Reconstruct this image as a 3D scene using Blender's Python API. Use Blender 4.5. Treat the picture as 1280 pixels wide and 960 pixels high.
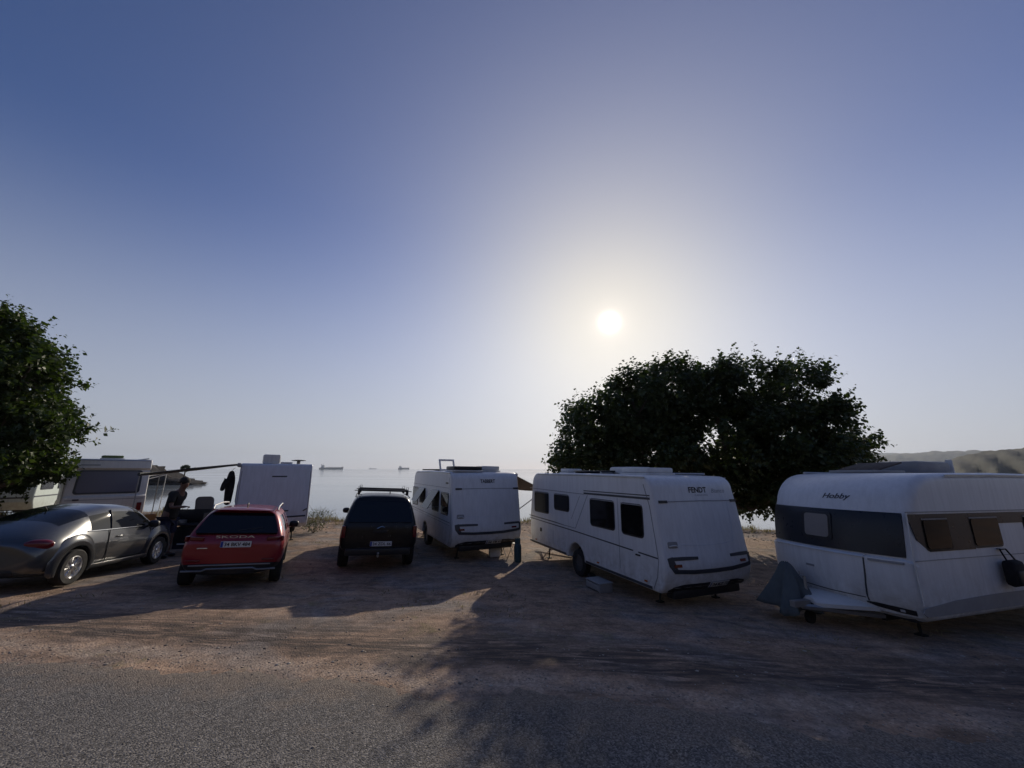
import bpy, bmesh, math, random
import numpy as np
from mathutils import Vector, Matrix

random.seed(7)
rng = np.random.default_rng(7)
for o in list(bpy.data.objects):
    bpy.data.objects.remove(o, do_unlink=True)
SC = bpy.context.scene
COL = SC.collection
R = math.radians
PI = math.pi

# ------------------------------------------------------------------ camera
CAM_Z = 1.65
cam = bpy.data.cameras.new('camera')
cam_o = bpy.data.objects.new('camera', cam)
COL.objects.link(cam_o)
cam.sensor_width = 36.0
cam.lens = 13.5
cam.clip_start = 0.05
cam.clip_end = 40000
cam_o.location = (0, 0, CAM_Z)
cam_o.rotation_euler = (PI / 2 + math.atan(106 / 480), 0, 0)
SC.camera = cam_o
SC.render.resolution_x = 1024
SC.render.resolution_y = 768

# ------------------------------------------------------------------ world / sky
SUN_EL = R(20.9)
SUN_AZ = R(15.1)          # to the right of +Y
SUN_DIR = Vector((math.sin(SUN_AZ) * math.cos(SUN_EL), math.cos(SUN_AZ) * math.cos(SUN_EL), math.sin(SUN_EL)))
world = bpy.data.worlds.new('World')
SC.world = world
world.use_nodes = True
wn = world.node_tree
wn.nodes.clear()
w_out = wn.nodes.new('ShaderNodeOutputWorld')
w_bg = wn.nodes.new('ShaderNodeBackground')
w_sky = wn.nodes.new('ShaderNodeTexSky')
w_sky.sky_type = 'NISHITA'
w_sky.sun_disc = False
w_sky.sun_elevation = SUN_EL
w_sky.sun_rotation = SUN_AZ
w_sky.altitude = 0
w_sky.air_density = 1.0
w_sky.dust_density = 0.25
w_sky.ozone_density = 4.0
w_bg.inputs['Strength'].default_value = 0.075
# sea air: a pale veil that thickens evenly all round towards the horizon
w_tc = wn.nodes.new('ShaderNodeTexCoord'); w_sep = wn.nodes.new('ShaderNodeSeparateXYZ')
wn.links.new(w_tc.outputs['Generated'], w_sep.inputs[0])
w_rmp = wn.nodes.new('ShaderNodeValToRGB')
w_rmp.color_ramp.interpolation = 'EASE'
w_rmp.color_ramp.elements[0].position = 0.0; w_rmp.color_ramp.elements[0].color = (.82, .82, .82, 1)
w_rmp.color_ramp.elements[1].position = 0.57; w_rmp.color_ramp.elements[1].color = (0, 0, 0, 1)
wn.links.new(w_sep.outputs[2], w_rmp.inputs[0])
w_hs = wn.nodes.new('ShaderNodeHueSaturation'); w_hs.inputs['Saturation'].default_value = 1.1
wn.links.new(w_sky.outputs[0], w_hs.inputs['Color'])
w_mul = wn.nodes.new('ShaderNodeMix'); w_mul.data_type = 'RGBA'; w_mul.blend_type = 'MULTIPLY'; w_mul.inputs[0].default_value = 1
wn.links.new(w_hs.outputs[0], w_mul.inputs[6])
w_mix = wn.nodes.new('ShaderNodeMix'); w_mix.data_type = 'RGBA'
wn.links.new(w_rmp.outputs[0], w_mix.inputs[0]); wn.links.new(w_mul.outputs[2], w_mix.inputs[6])
w_mix.inputs[7].default_value = (5.9, 6.2, 6.8, 1)
wn.links.new(w_mix.outputs[2], w_bg.inputs['Color'])
# the bright aureole of forward-scattered light round the low sun
w_geo = wn.nodes.new('ShaderNodeTexCoord')
w_dot = wn.nodes.new('ShaderNodeVectorMath'); w_dot.operation = 'DOT_PRODUCT'
w_nrm = wn.nodes.new('ShaderNodeVectorMath'); w_nrm.operation = 'NORMALIZE'
wn.links.new(w_geo.outputs['Generated'], w_nrm.inputs[0])
wn.links.new(w_nrm.outputs[0], w_dot.inputs[0])
w_dot.inputs[1].default_value = SUN_DIR
def wmath(op, a, b=None):
    n = wn.nodes.new('ShaderNodeMath'); n.operation = op
    for i, v in enumerate((a, b)):
        if v is None: continue
        if isinstance(v, (int, float)): n.inputs[i].default_value = v
        else: wn.links.new(v, n.inputs[i])
    return n.outputs[0]
w_c = wmath('MAXIMUM', w_dot.outputs['Value'], 0.0)
w_core = wmath('ADD', wmath('MULTIPLY', wmath('POWER', w_c, 7500.0), 3.0), wmath('MULTIPLY', wmath('POWER', w_c, 900.0), 0.16))
w_mid = wmath('MULTIPLY', wmath('POWER', w_c, 14.0), 0.20)
w_wide = wmath('ADD', wmath('MULTIPLY', wmath('POWER', w_c, 8.0), 0.14), wmath('MULTIPLY', wmath('POWER', w_c, 3.0), 0.11))
w_sum = wmath('ADD', wmath('ADD', w_core, w_mid), w_wide)
w_bg2 = wn.nodes.new('ShaderNodeBackground')
w_bg2.inputs['Color'].default_value = (1.0, 0.87, 0.76, 1)
wn.links.new(w_sum, w_bg2.inputs['Strength'])
w_add = wn.nodes.new('ShaderNodeAddShader')
wn.links.new(w_bg.outputs[0], w_add.inputs[0])
wn.links.new(w_bg2.outputs[0], w_add.inputs[1])
wn.links.new(w_add.outputs[0], w_out.inputs['Surface'])

w_tint = wn.nodes.new('ShaderNodeMix'); w_tint.data_type = 'RGBA'
wn.links.new(wmath('POWER', w_c, 12.0), w_tint.inputs[0])
w_tint.inputs[6].default_value = (1.12, .92, 1.12, 1); w_tint.inputs[7].default_value = (1.08, .90, .60, 1)
wn.links.new(w_tint.outputs[2], w_mul.inputs[7])

# ------------------------------------------------------------------ sun
sun = bpy.data.lights.new('sun', 'SUN')
sun.energy = 3.2
sun.angle = R(0.55)
sun.color = (1.0, 0.88, 0.72)
sun_o = bpy.data.objects.new('sun', sun)
COL.objects.link(sun_o)
sun_o.rotation_euler = SUN_DIR.to_track_quat('Z', 'Y').to_euler()

# ------------------------------------------------------------------ exposure
SC.view_settings.view_transform = 'Standard'
SC.view_settings.look = 'None'
SC.view_settings.exposure = 0.0
SC.view_settings.gamma = 1.0
SC.view_settings.use_curve_mapping = False

# ================================================================== helpers
def setp(o, label=None, cat=None, group=None, kind=None):
    if label: o['label'] = label
    if cat: o['category'] = cat
    if group: o['group'] = group
    if kind: o['kind'] = kind
    return o

def link_mesh(name, me, m=None, parent=None, smooth=None):
    o = bpy.data.objects.new(name, me)
    COL.objects.link(o)
    if m is not None:
        me.materials.clear(); me.materials.append(m)
    if parent is not None: o.parent = parent
    if smooth is not None:
        me.shade_smooth()
        if smooth < 179: me.set_sharp_from_angle(angle=R(smooth))
    return o

def thing(name, label, cat, mat4, group=None):
    o = bpy.data.objects.new(name, None)
    o.empty_display_size = 0.2
    COL.objects.link(o)
    o.matrix_world = mat4
    return setp(o, label, cat, group)

class MB:
    def __init__(s): s.v = []; s.f = []
    def add(s, vs, fs):
        b = len(s.v); s.v += [tuple(p) for p in vs]; s.f += [tuple(i + b for i in f) for f in fs]; return s
    def box(s, c, d, rot=None, taper=1.0):
        x, y, z = d[0] / 2, d[1] / 2, d[2] / 2
        vs = [Vector((sx * x * (taper if sz > 0 else 1), sy * y * (taper if sz > 0 else 1), sz * z)) for sz in (-1, 1) for sy in (-1, 1) for sx in (-1, 1)]
        if rot is not None: vs = [rot @ v for v in vs]
        return s.add([v + Vector(c) for v in vs], [(0, 2, 3, 1), (4, 5, 7, 6), (0, 1, 5, 4), (2, 6, 7, 3), (0, 4, 6, 2), (1, 3, 7, 5)])
    def bbox(s, c, d, b=0.01, rot=None):
        """box with chamfered edges"""
        bm = bmesh.new(); bmesh.ops.create_cube(bm, size=1)
        bmesh.ops.scale(bm, vec=d, verts=bm.verts)
        bmesh.ops.bevel(bm, geom=list(bm.edges), offset=min(b, min(d) * .45), segments=2, affect='EDGES', profile=.5)
        M = Matrix.Translation(Vector(c)) @ (rot.to_4x4() if rot is not None else Matrix.Identity(4))
        bm.verts.ensure_lookup_table()
        s.add([M @ v.co for v in bm.verts], [[v.index for v in f.verts] for f in bm.faces]); bm.free(); return s
    def tube(s, pts, r, n=6, cap=True):
        pts = [Vector(p) for p in pts]
        if isinstance(r, (int, float)): r = [r] * len(pts)
        vs = []; fs = []
        t0 = (pts[1] - pts[0]).normalized()
        a = t0.orthogonal().normalized()
        for i, p in enumerate(pts):
            t = (pts[min(i + 1, len(pts) - 1)] - pts[max(i - 1, 0)])
            t = t.normalized() if t.length > 1e-9 else t0
            a = (a - t * a.dot(t)); a = a.normalized() if a.length > 1e-6 else t.orthogonal().normalized()
            b = t.cross(a)
            for k in range(n):
                q = 2 * PI * k / n
                vs.append(p + (a * math.cos(q) + b * math.sin(q)) * r[i])
        for i in range(len(pts) - 1):
            for k in range(n):
                fs.append((i * n + k, i * n + (k + 1) % n, (i + 1) * n + (k + 1) % n, (i + 1) * n + k))
        if cap:
            fs.append(tuple(range(n - 1, -1, -1))); fs.append(tuple(range((len(pts) - 1) * n, len(pts) * n)))
        return s.add(vs, fs)
    def lathe(s, prof, n=24, M=Matrix.Identity(4)):
        """prof: (r, h) along local z of M"""
        vs = []; fs = []
        for r, h in prof:
            for k in range(n):
                q = 2 * PI * k / n
                vs.append(M @ Vector((r * math.cos(q), r * math.sin(q), h)))
        for i in range(len(prof) - 1):
            for k in range(n):
                fs.append((i * n + k, i * n + (k + 1) % n, (i + 1) * n + (k + 1) % n, (i + 1) * n + k))
        fs.append(tuple(range(n - 1, -1, -1))); fs.append(tuple(range((len(prof) - 1) * n, len(prof) * n)))
        return s.add(vs, fs)
    def ell(s, c, d, rot=None, nu=16, nv=9, p=1.0):
        vs = []; fs = []
        def sg(v): return math.copysign(abs(v) ** p, v)
        for j in range(nv):
            th = PI * (j + .5) / nv - PI / 2
            for i in range(nu):
                q = 2 * PI * i / nu
                v = Vector((d[0] * sg(math.cos(th)) * sg(math.cos(q)), d[1] * sg(math.cos(th)) * sg(math.sin(q)), d[2] * sg(math.sin(th))))
                if rot is not None: v = rot @ v
                vs.append(v + Vector(c))
        for j in range(nv - 1):
            for i in range(nu):
                fs.append((j * nu + i, j * nu + (i + 1) % nu, (j + 1) * nu + (i + 1) % nu, (j + 1) * nu + i))
        fs.append(tuple(range(nu - 1, -1, -1))); fs.append(tuple(range((nv - 1) * nu, nv * nu)))
        return s.add(vs, fs)
    def patch(s, surf, rows, o0, o1, nu=1):
        """raised panel: rows of (v, u0, u1) laid on surf(u, v, offset)"""
        n = nu + 1; m = len(rows)
        vs = [surf(u0 + (u1 - u0) * i / nu, v, o1) for (v, u0, u1) in rows for i in range(n)]
        fs = [(j * n + i, j * n + i + 1, (j + 1) * n + i + 1, (j + 1) * n + i) for j in range(m - 1) for i in range(nu)]
        loop = [j * n for j in range(m)] + [(m - 1) * n + i for i in range(1, n)] + [j * n + nu for j in range(m - 2, -1, -1)] + [i for i in range(nu - 1, 0, -1)]
        uv = {}
        for j, (v, u0, u1) in enumerate(rows):
            for i in range(n): uv[j * n + i] = (u0 + (u1 - u0) * i / nu, v)
        b = len(vs)
        vs += [surf(uv[k][0], uv[k][1], o0) for k in loop]
        L = len(loop)
        fs += [(loop[k], loop[(k + 1) % L], b + (k + 1) % L, b + k) for k in range(L)]
        return s.add(vs, fs)
    def ribbon(s, surf, pts, w, o0, o1):
        P = [Vector((p[0], p[1])) for p in pts]
        ws = list(w) if isinstance(w, (list, tuple)) else [w] * len(P)
        Q = [P[0]]; W2 = [ws[0]]
        for i in range(1, len(P)):
            k = max(1, int((P[i] - P[i - 1]).length / .14))
            k = min(k, 14)
            for q in range(1, k + 1):
                Q.append(P[i - 1].lerp(P[i], q / k)); W2.append(ws[i - 1] + (ws[i] - ws[i - 1]) * q / k)
        P = Q; ws = W2
        vs = []; fs = []
        for i, p in enumerate(P):
            t = (P[min(i + 1, len(P) - 1)] - P[max(i - 1, 0)]).normalized()
            nn = Vector((-t.y, t.x)) * ws[i] / 2
            for q, o in ((p + nn, o0), (p + nn, o1), (p - nn, o1), (p - nn, o0)):
                vs.append(surf(q.x, q.y, o))
        for i in range(len(P) - 1):
            for k in range(3):
                fs.append((i * 4 + k, i * 4 + k + 1, (i + 1) * 4 + k + 1, (i + 1) * 4 + k))
        fs.append((0, 1, 2, 3)); e = (len(P) - 1) * 4; fs.append((e + 3, e + 2, e + 1, e))
        return s.add(vs, fs)
    def build(s, name, m, parent=None, smooth=30):
        me = bpy.data.meshes.new(name)
        me.from_pydata(s.v, [], s.f); me.update()
        bm = bmesh.new(); bm.from_mesh(me)
        bmesh.ops.recalc_face_normals(bm, faces=bm.faces); bm.to_mesh(me); bm.free()
        return link_mesh(name, me, m, parent, smooth)

def rrect(u0, u1, v0, v1, r=.05, n=4, du_top0=0, du_top1=0):
    """rows of a rounded rectangle; du_top shifts the two top corners (slant)"""
    rows = []
    def base(v):
        t = (v - v0) / (v1 - v0); return u0 + du_top0 * t, u1 + du_top1 * t
    for k in range(n + 1):
        a = PI / 2 * k / n; v = v0 + r * (1 - math.sin(a)) if False else v0 + r * (1 - math.cos(a)); ins = r * (1 - math.sin(a))
        l, h = base(v); rows.append((v, l + ins, h - ins))
    K = max(1, int((v1 - v0 - 2 * r) / .12))
    for k in range(1, K):
        v = v0 + r + (v1 - v0 - 2 * r) * k / K; l, h = base(v); rows.append((v, l, h))
    for k in range(n, -1, -1):
        a = PI / 2 * k / n; v = v1 - r * (1 - math.cos(a)); ins = r * (1 - math.sin(a))
        l, h = base(v); rows.append((v, l + ins, h - ins))
    return rows

# ------------------------------------------------------------------ materials
def new_mat(name):
    m = bpy.data.materials.new(name); m.use_nodes = True
    nt = m.node_tree; b = nt.nodes['Principled BSDF']
    return m, nt, b
def nd(nt, typ, **kw):
    n = nt.nodes.new(typ)
    for k, v in kw.items():
        if k in n.inputs.keys(): n.inputs[k].default_value = v
        else: setattr(n, k, v)
    return n
def ramp(nt, fac, stops):
    n = nt.nodes.new('ShaderNodeValToRGB'); e = n.color_ramp.elements
    while len(e) < len(stops): e.new(.5)
    for i, (p, c) in enumerate(stops):
        e[i].position = p; e[i].color = (*c, 1) if len(c) == 3 else c
    nt.links.new(fac, n.inputs[0]); return n.outputs[0]
def mixc(nt, fac, a, b, blend='MIX'):
    n = nt.nodes.new('ShaderNodeMix'); n.data_type = 'RGBA'; n.blend_type = blend
    for idx, v in ((0, fac), (6, a), (7, b)):
        if isinstance(v, (int, float)): n.inputs[idx].default_value = v
        elif isinstance(v, tuple): n.inputs[idx].default_value = (*v, 1) if len(v) == 3 else v
        else: nt.links.new(v, n.inputs[idx])
    return n.outputs[2]
def noise(nt, scale, detail=4, rough=.55, vec=None, dist=0):
    n = nd(nt, 'ShaderNodeTexNoise'); n.inputs['Scale'].default_value = scale; n.inputs['Detail'].default_value = detail
    n.inputs['Roughness'].default_value = rough; n.inputs['Distortion'].default_value = dist
    if vec is not None: nt.links.new(vec, n.inputs['Vector'])
    return n.outputs['Fac']
def bump(nt, b, h, strength=.3, dist=.02):
    n = nt.nodes.new('ShaderNodeBump'); n.inputs['Strength'].default_value = strength; n.inputs['Distance'].default_value = dist
    nt.links.new(h, n.inputs['Height']); nt.links.new(n.outputs[0], b.inputs['Normal'])
def mat(name, col, rough=.5, metal=0.0, var=.12, vs=3.0, coat=0.0, bmp=0.0, bs=40.0, spec=.5):
    """plain procedural material with a little grime variation"""
    m, nt, b = new_mat(name)
    tc = nd(nt, 'ShaderNodeTexCoord')
    n1 = noise(nt, vs, 5, .6, tc.outputs['Object'])
    c = ramp(nt, n1, [(.3, tuple(x * (1 - var) for x in col)), (.7, tuple(min(1, x * (1 + var * .5)) for x in col))])
    nt.links.new(c, b.inputs['Base Color'])
    r = ramp(nt, noise(nt, vs * 3.1, 4, .6, tc.outputs['Object']), [(.3, (rough * .85,) * 3), (.7, (min(1, rough * 1.25),) * 3)])
    nt.links.new(r, b.inputs['Roughness'])
    b.inputs['Metallic'].default_value = metal
    b.inputs['Coat Weight'].default_value = coat
    b.inputs['Specular IOR Level'].default_value = spec
    if bmp: bump(nt, b, noise(nt, bs, 4, .6, tc.outputs['Object']), bmp, .01)
    return m
def caravan_white(name, col):
    """painted aluminium: faint vertical rain streaks, dust"""
    m, nt, b = new_mat(name)
    tc = nd(nt, 'ShaderNodeTexCoord')
    mp = nd(nt, 'ShaderNodeMapping'); mp.inputs['Scale'].default_value = (9, 9, .7)
    nt.links.new(tc.outputs['Object'], mp.inputs[0])
    st = noise(nt, 1.6, 5, .65, mp.outputs[0])
    bl = noise(nt, .9, 4, .6, tc.outputs['Object'])
    c1 = ramp(nt, st, [(.30, tuple(x * .87 for x in col)), (.62, col)])
    c = mixc(nt, ramp(nt, bl, [(.45, (0, 0, 0)), (.75, (.25,) * 3)]), c1, tuple(x * y for x, y in zip(col, (.80, .77, .72))))
    sp = nd(nt, 'ShaderNodeSeparateXYZ'); nt.links.new(tc.outputs['Object'], sp.inputs[0])
    mr = nd(nt, 'ShaderNodeMapRange'); mr.inputs['From Min'].default_value = .4; mr.inputs['From Max'].default_value = 1.15; mr.inputs['To Min'].default_value = .55; mr.inputs['To Max'].default_value = 0
    nt.links.new(sp.outputs[2], mr.inputs['Value'])
    splash = mixc(nt, 1.0, ramp(nt, noise(nt, 5.5, 6, .7, tc.outputs['Object'], .6), [(.38, (0,) * 3), (.66, (1,) * 3)]), mr.outputs[0], 'MULTIPLY')
    c = mixc(nt, splash, c, (.26, .22, .17))
    nt.links.new(c, b.inputs['Base Color'])
    b.inputs['Roughness'].default_value = .38
    bump(nt, b, noise(nt, 2.2, 2, .5, tc.outputs['Object']), .06, .03)
    return m
def glass_mat(name, col, rough=.04, spec=.5):
    m, nt, b = new_mat(name)
    b.inputs['Base Color'].default_value = (*col, 1)
    b.inputs['Roughness'].default_value = rough
    b.inputs['IOR'].default_value = 1.5
    b.inputs['Specular IOR Level'].default_value = spec
    return m

def car_paint(name, col, rough, metal):
    m, nt, b = new_mat(name)
    tc = nd(nt, 'ShaderNodeTexCoord')
    fl = noise(nt, 900, 1, .5, tc.outputs['Object'])
    dust = noise(nt, 1.3, 4, .6, tc.outputs['Object'])
    c = ramp(nt, fl, [(.3, tuple(x * .85 for x in col)), (.7, tuple(x * 1.15 for x in col))])
    c = mixc(nt, ramp(nt, dust, [(.55, (0,) * 3), (.85, (.08,) * 3)]), c, (.20, .19, .17))
    nt.links.new(c, b.inputs['Base Color'])
    b.inputs['Roughness'].default_value = rough; b.inputs['Metallic'].default_value = metal
    b.inputs['Coat Weight'].default_value = .8; b.inputs['Coat Roughness'].default_value = .06
    return m
M = {}
M['white'] = caravan_white('caravan_white', (.78, .79, .80))
M['white_warm'] = caravan_white('caravan_cream', (.74, .73, .69))
M['white_blue'] = caravan_white('caravan_pale_grey', (.70, .73, .78))
M['trim_grey'] = mat('trim_grey', (.28, .28, .29), .5)
M['plastic_white'] = mat('white_plastic', (.70, .70, .68), .45)
M['plastic_grey'] = mat('grey_plastic', (.30, .30, .30), .5)
M['black'] = mat('black_plastic', (.018, .018, .02), .45)
M['rubber'] = mat('tyre_rubber', (.022, .021, .02), .85, bmp=.3, bs=60)
M['dark'] = mat('under_chassis', (.02, .019, .018), .8)
M['steel'] = mat('galvanised_steel', (.42, .43, .44), .45, .9)
M['alloy'] = mat('alloy_rim', (.72, .72, .72), .28, .9)
M['rim_dull'] = mat('dull_rim', (.13, .13, .13), .5, .6)
M['chrome'] = mat('chrome', (.8, .8, .8), .15, 1.0)
M['glass'] = glass_mat('dark_glass', (.006, .007, .008))
M['acrylic'] = glass_mat('smoked_acrylic', (.010, .010, .011), .07, .22)
M['lens_red'] = mat('red_lens', (.14, .005, .009), .15, coat=.5)
M['lens_orange'] = mat('orange_lens', (.5, .14, .02), .2, coat=.5)
M['lens_clear'] = mat('clear_lens', (.5, .5, .5), .15, coat=.5)
M['band_dark'] = mat('dark_band', (.022, .026, .034), .3, spec=.35)
M['stripe'] = mat('dark_stripe', (.05, .055, .065), .4)
M['decal_grey'] = mat('grey_decal', (.30, .31, .33), .5)
M['plate_white'] = mat('plate_white', (.72, .72, .70), .4)
M['plate_blue'] = mat('plate_blue', (.02, .06, .35), .4)
M['ink'] = mat('black_ink', (.015, .015, .017), .5)
M['beetle'] = car_paint('grey_metallic_paint', (.084, .087, .09), .24, .5)
M['red_paint'] = mat('red_paint', (.27, .007, .018), .32, .2, var=.08, coat=.6)
M['black_paint'] = mat('black_paint', (.006, .006, .008), .3, 0, var=.1, coat=.15, spec=.35)
M['awning_grey'] = mat('awning_grey', (.07, .075, .075), .8)
M['awning_brown'] = mat('awning_brown', (.075, .055, .045), .85)
M['cloth_black'] = mat('black_cloth', (.014, .014, .016), .9)
M['tarp'] = mat('grey_tarp', (.10, .12, .125), .75, bmp=.5, bs=9)
M['cloth_grey'] = mat('grey_cloth', (.22, .21, .19), .9, bmp=.2)
M['orange'] = mat('orange_cloth', (.55, .22, .06), .8)
M['wood'] = mat('weathered_wood', (.22, .14, .08), .7)
M['teal'] = mat('teal_paint', (.035, .085, .10), .5)
M['shirt'] = mat('dark_shirt', (.018, .016, .013), .9)
M['shorts'] = mat('navy_shorts', (.018, .02, .045), .9)
M['skin'] = mat('skin', (.17, .09, .06), .55)
M['hair'] = mat('dark_hair', (.015, .012, .01), .7)
M['ship'] = mat('ship_hull', (.07, .08, .10), .7)
M['ship_white'] = mat('ship_house', (.35, .36, .37), .6)
M['bark'] = mat('bark', (.10, .08, .06), .9, var=.3, bmp=.6, bs=14)
M['curtain'] = mat('curtain_cloth', (.28, .26, .24), .9)

def leaf_mat(name, c1, c2, trans=.35):
    m = bpy.data.materials.new(name); m.use_nodes = True
    nt = m.node_tree; nt.nodes.clear()
    out = nt.nodes.new('ShaderNodeOutputMaterial')
    g = nt.nodes.new('ShaderNodeNewGeometry')
    col = ramp(nt, g.outputs['Random Per Island'], [(0, c1), (1, c2)])
    p = nt.nodes.new('ShaderNodeBsdfPrincipled'); p.inputs['Roughness'].default_value = .5
    nt.links.new(col, p.inputs['Base Color'])
    t = nt.nodes.new('ShaderNodeBsdfTranslucent')
    tc = mixc(nt, 1.0, col, (1.0, 1.15, .5), 'MULTIPLY')
    nt.links.new(tc, t.inputs['Color'])
    mx = nt.nodes.new('ShaderNodeMixShader'); mx.inputs[0].default_value = trans
    nt.links.new(p.outputs[0], mx.inputs[1]); nt.links.new(t.outputs[0], mx.inputs[2])
    nt.links.new(mx.outputs[0], out.inputs[0])
    return m
M['leaf'] = leaf_mat('tree_leaf', (.030, .050, .016), (.065, .090, .030), .3)
M['leaf_b'] = leaf_mat('tree_leaf_light', (.030, .052, .014), (.068, .095, .026), .4)
M['dry_grass'] = leaf_mat('dry_grass', (.16, .125, .065), (.28, .22, .12), .3)
M['scrub'] = leaf_mat('scrub_leaf', (.05, .06, .025), (.10, .10, .045), .3)

# ================================================================== terrain height
def gz(x, y):
    x = np.asarray(x, float); y = np.asarray(y, float)
    d = .105 * np.clip(y, -25, 7)
    t = np.clip(y - 7, 0, 5); d = d + .105 * t - .0085 * t * t
    d = d + .02 * np.clip(y - 12, 0, 100)
    d = d + .03 * np.clip(x, -16, 9)
    d = d + .018 * np.sin(x * .9 + 1.3 * np.sin(y * .5)) * np.sin(y * .8 + .6) + .010 * np.sin(x * 2.3 + y * 1.1) * np.sin(y * 1.9 - x * .7)
    return -d
def edge_y(x):
    return 21.6 + .9 * np.sin(x * .31 + .5) + .4 * np.sin(x * .83) + .05 * np.maximum(x, 0)
SEA_Z = -2.7
def terrain(x, y):
    z = gz(x, y)
    e = np.clip((y - edge_y(x)) / 3.5, 0, 1); e = e * e * (3 - 2 * e)
    lip = .12 * np.exp(-((y - edge_y(x) + .5) / .8) ** 2)
    far = np.clip((y - edge_y(x) - 3.5) * .05, 0, 2)
    return (z + lip) * (1 - e) + e * (SEA_Z - .35 - far)

def grid_mesh(name, xs, ys, zf, m, parent=None):
    X, Y = np.meshgrid(xs, ys); Z = zf(X, Y)
    nx, ny = len(xs), len(ys)
    co = np.stack([X, Y, Z], -1).reshape(-1, 3)
    idx = np.arange(nx * ny).reshape(ny, nx)
    f = np.stack([idx[:-1, :-1], idx[:-1, 1:], idx[1:, 1:], idx[1:, :-1]], -1).reshape(-1, 4)
    return raw_mesh(name, co, f, m, parent, True)
def raw_mesh(name, co, f, m, parent=None, smooth=False):
    me = bpy.data.meshes.new(name)
    k = f.shape[1]
    me.vertices.add(len(co)); me.vertices.foreach_set('co', np.ascontiguousarray(co, np.float32).ravel())
    me.loops.add(f.size); me.loops.foreach_set('vertex_index', np.ascontiguousarray(f, np.int32).ravel())
    me.polygons.add(len(f)); me.polygons.foreach_set('loop_start', np.arange(0, f.size, k, dtype=np.int32))
    me.update(calc_edges=True); me.validate()
    if smooth: me.shade_smooth()
    return link_mesh(name, me, m, parent)

def axis(lo, hi, flo, fhi, fine, coarse):
    a = [np.arange(flo, fhi, fine)]
    v = flo; st = fine; L = []
    while v > lo: st = min(st * 1.25, coarse); v -= st; L.append(v)
    v = a[0][-1]; st = fine; H = []
    while v < hi: st = min(st * 1.25, coarse); v += st; H.append(v)
    return np.array(L[::-1] + list(a[0]) + H)

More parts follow.
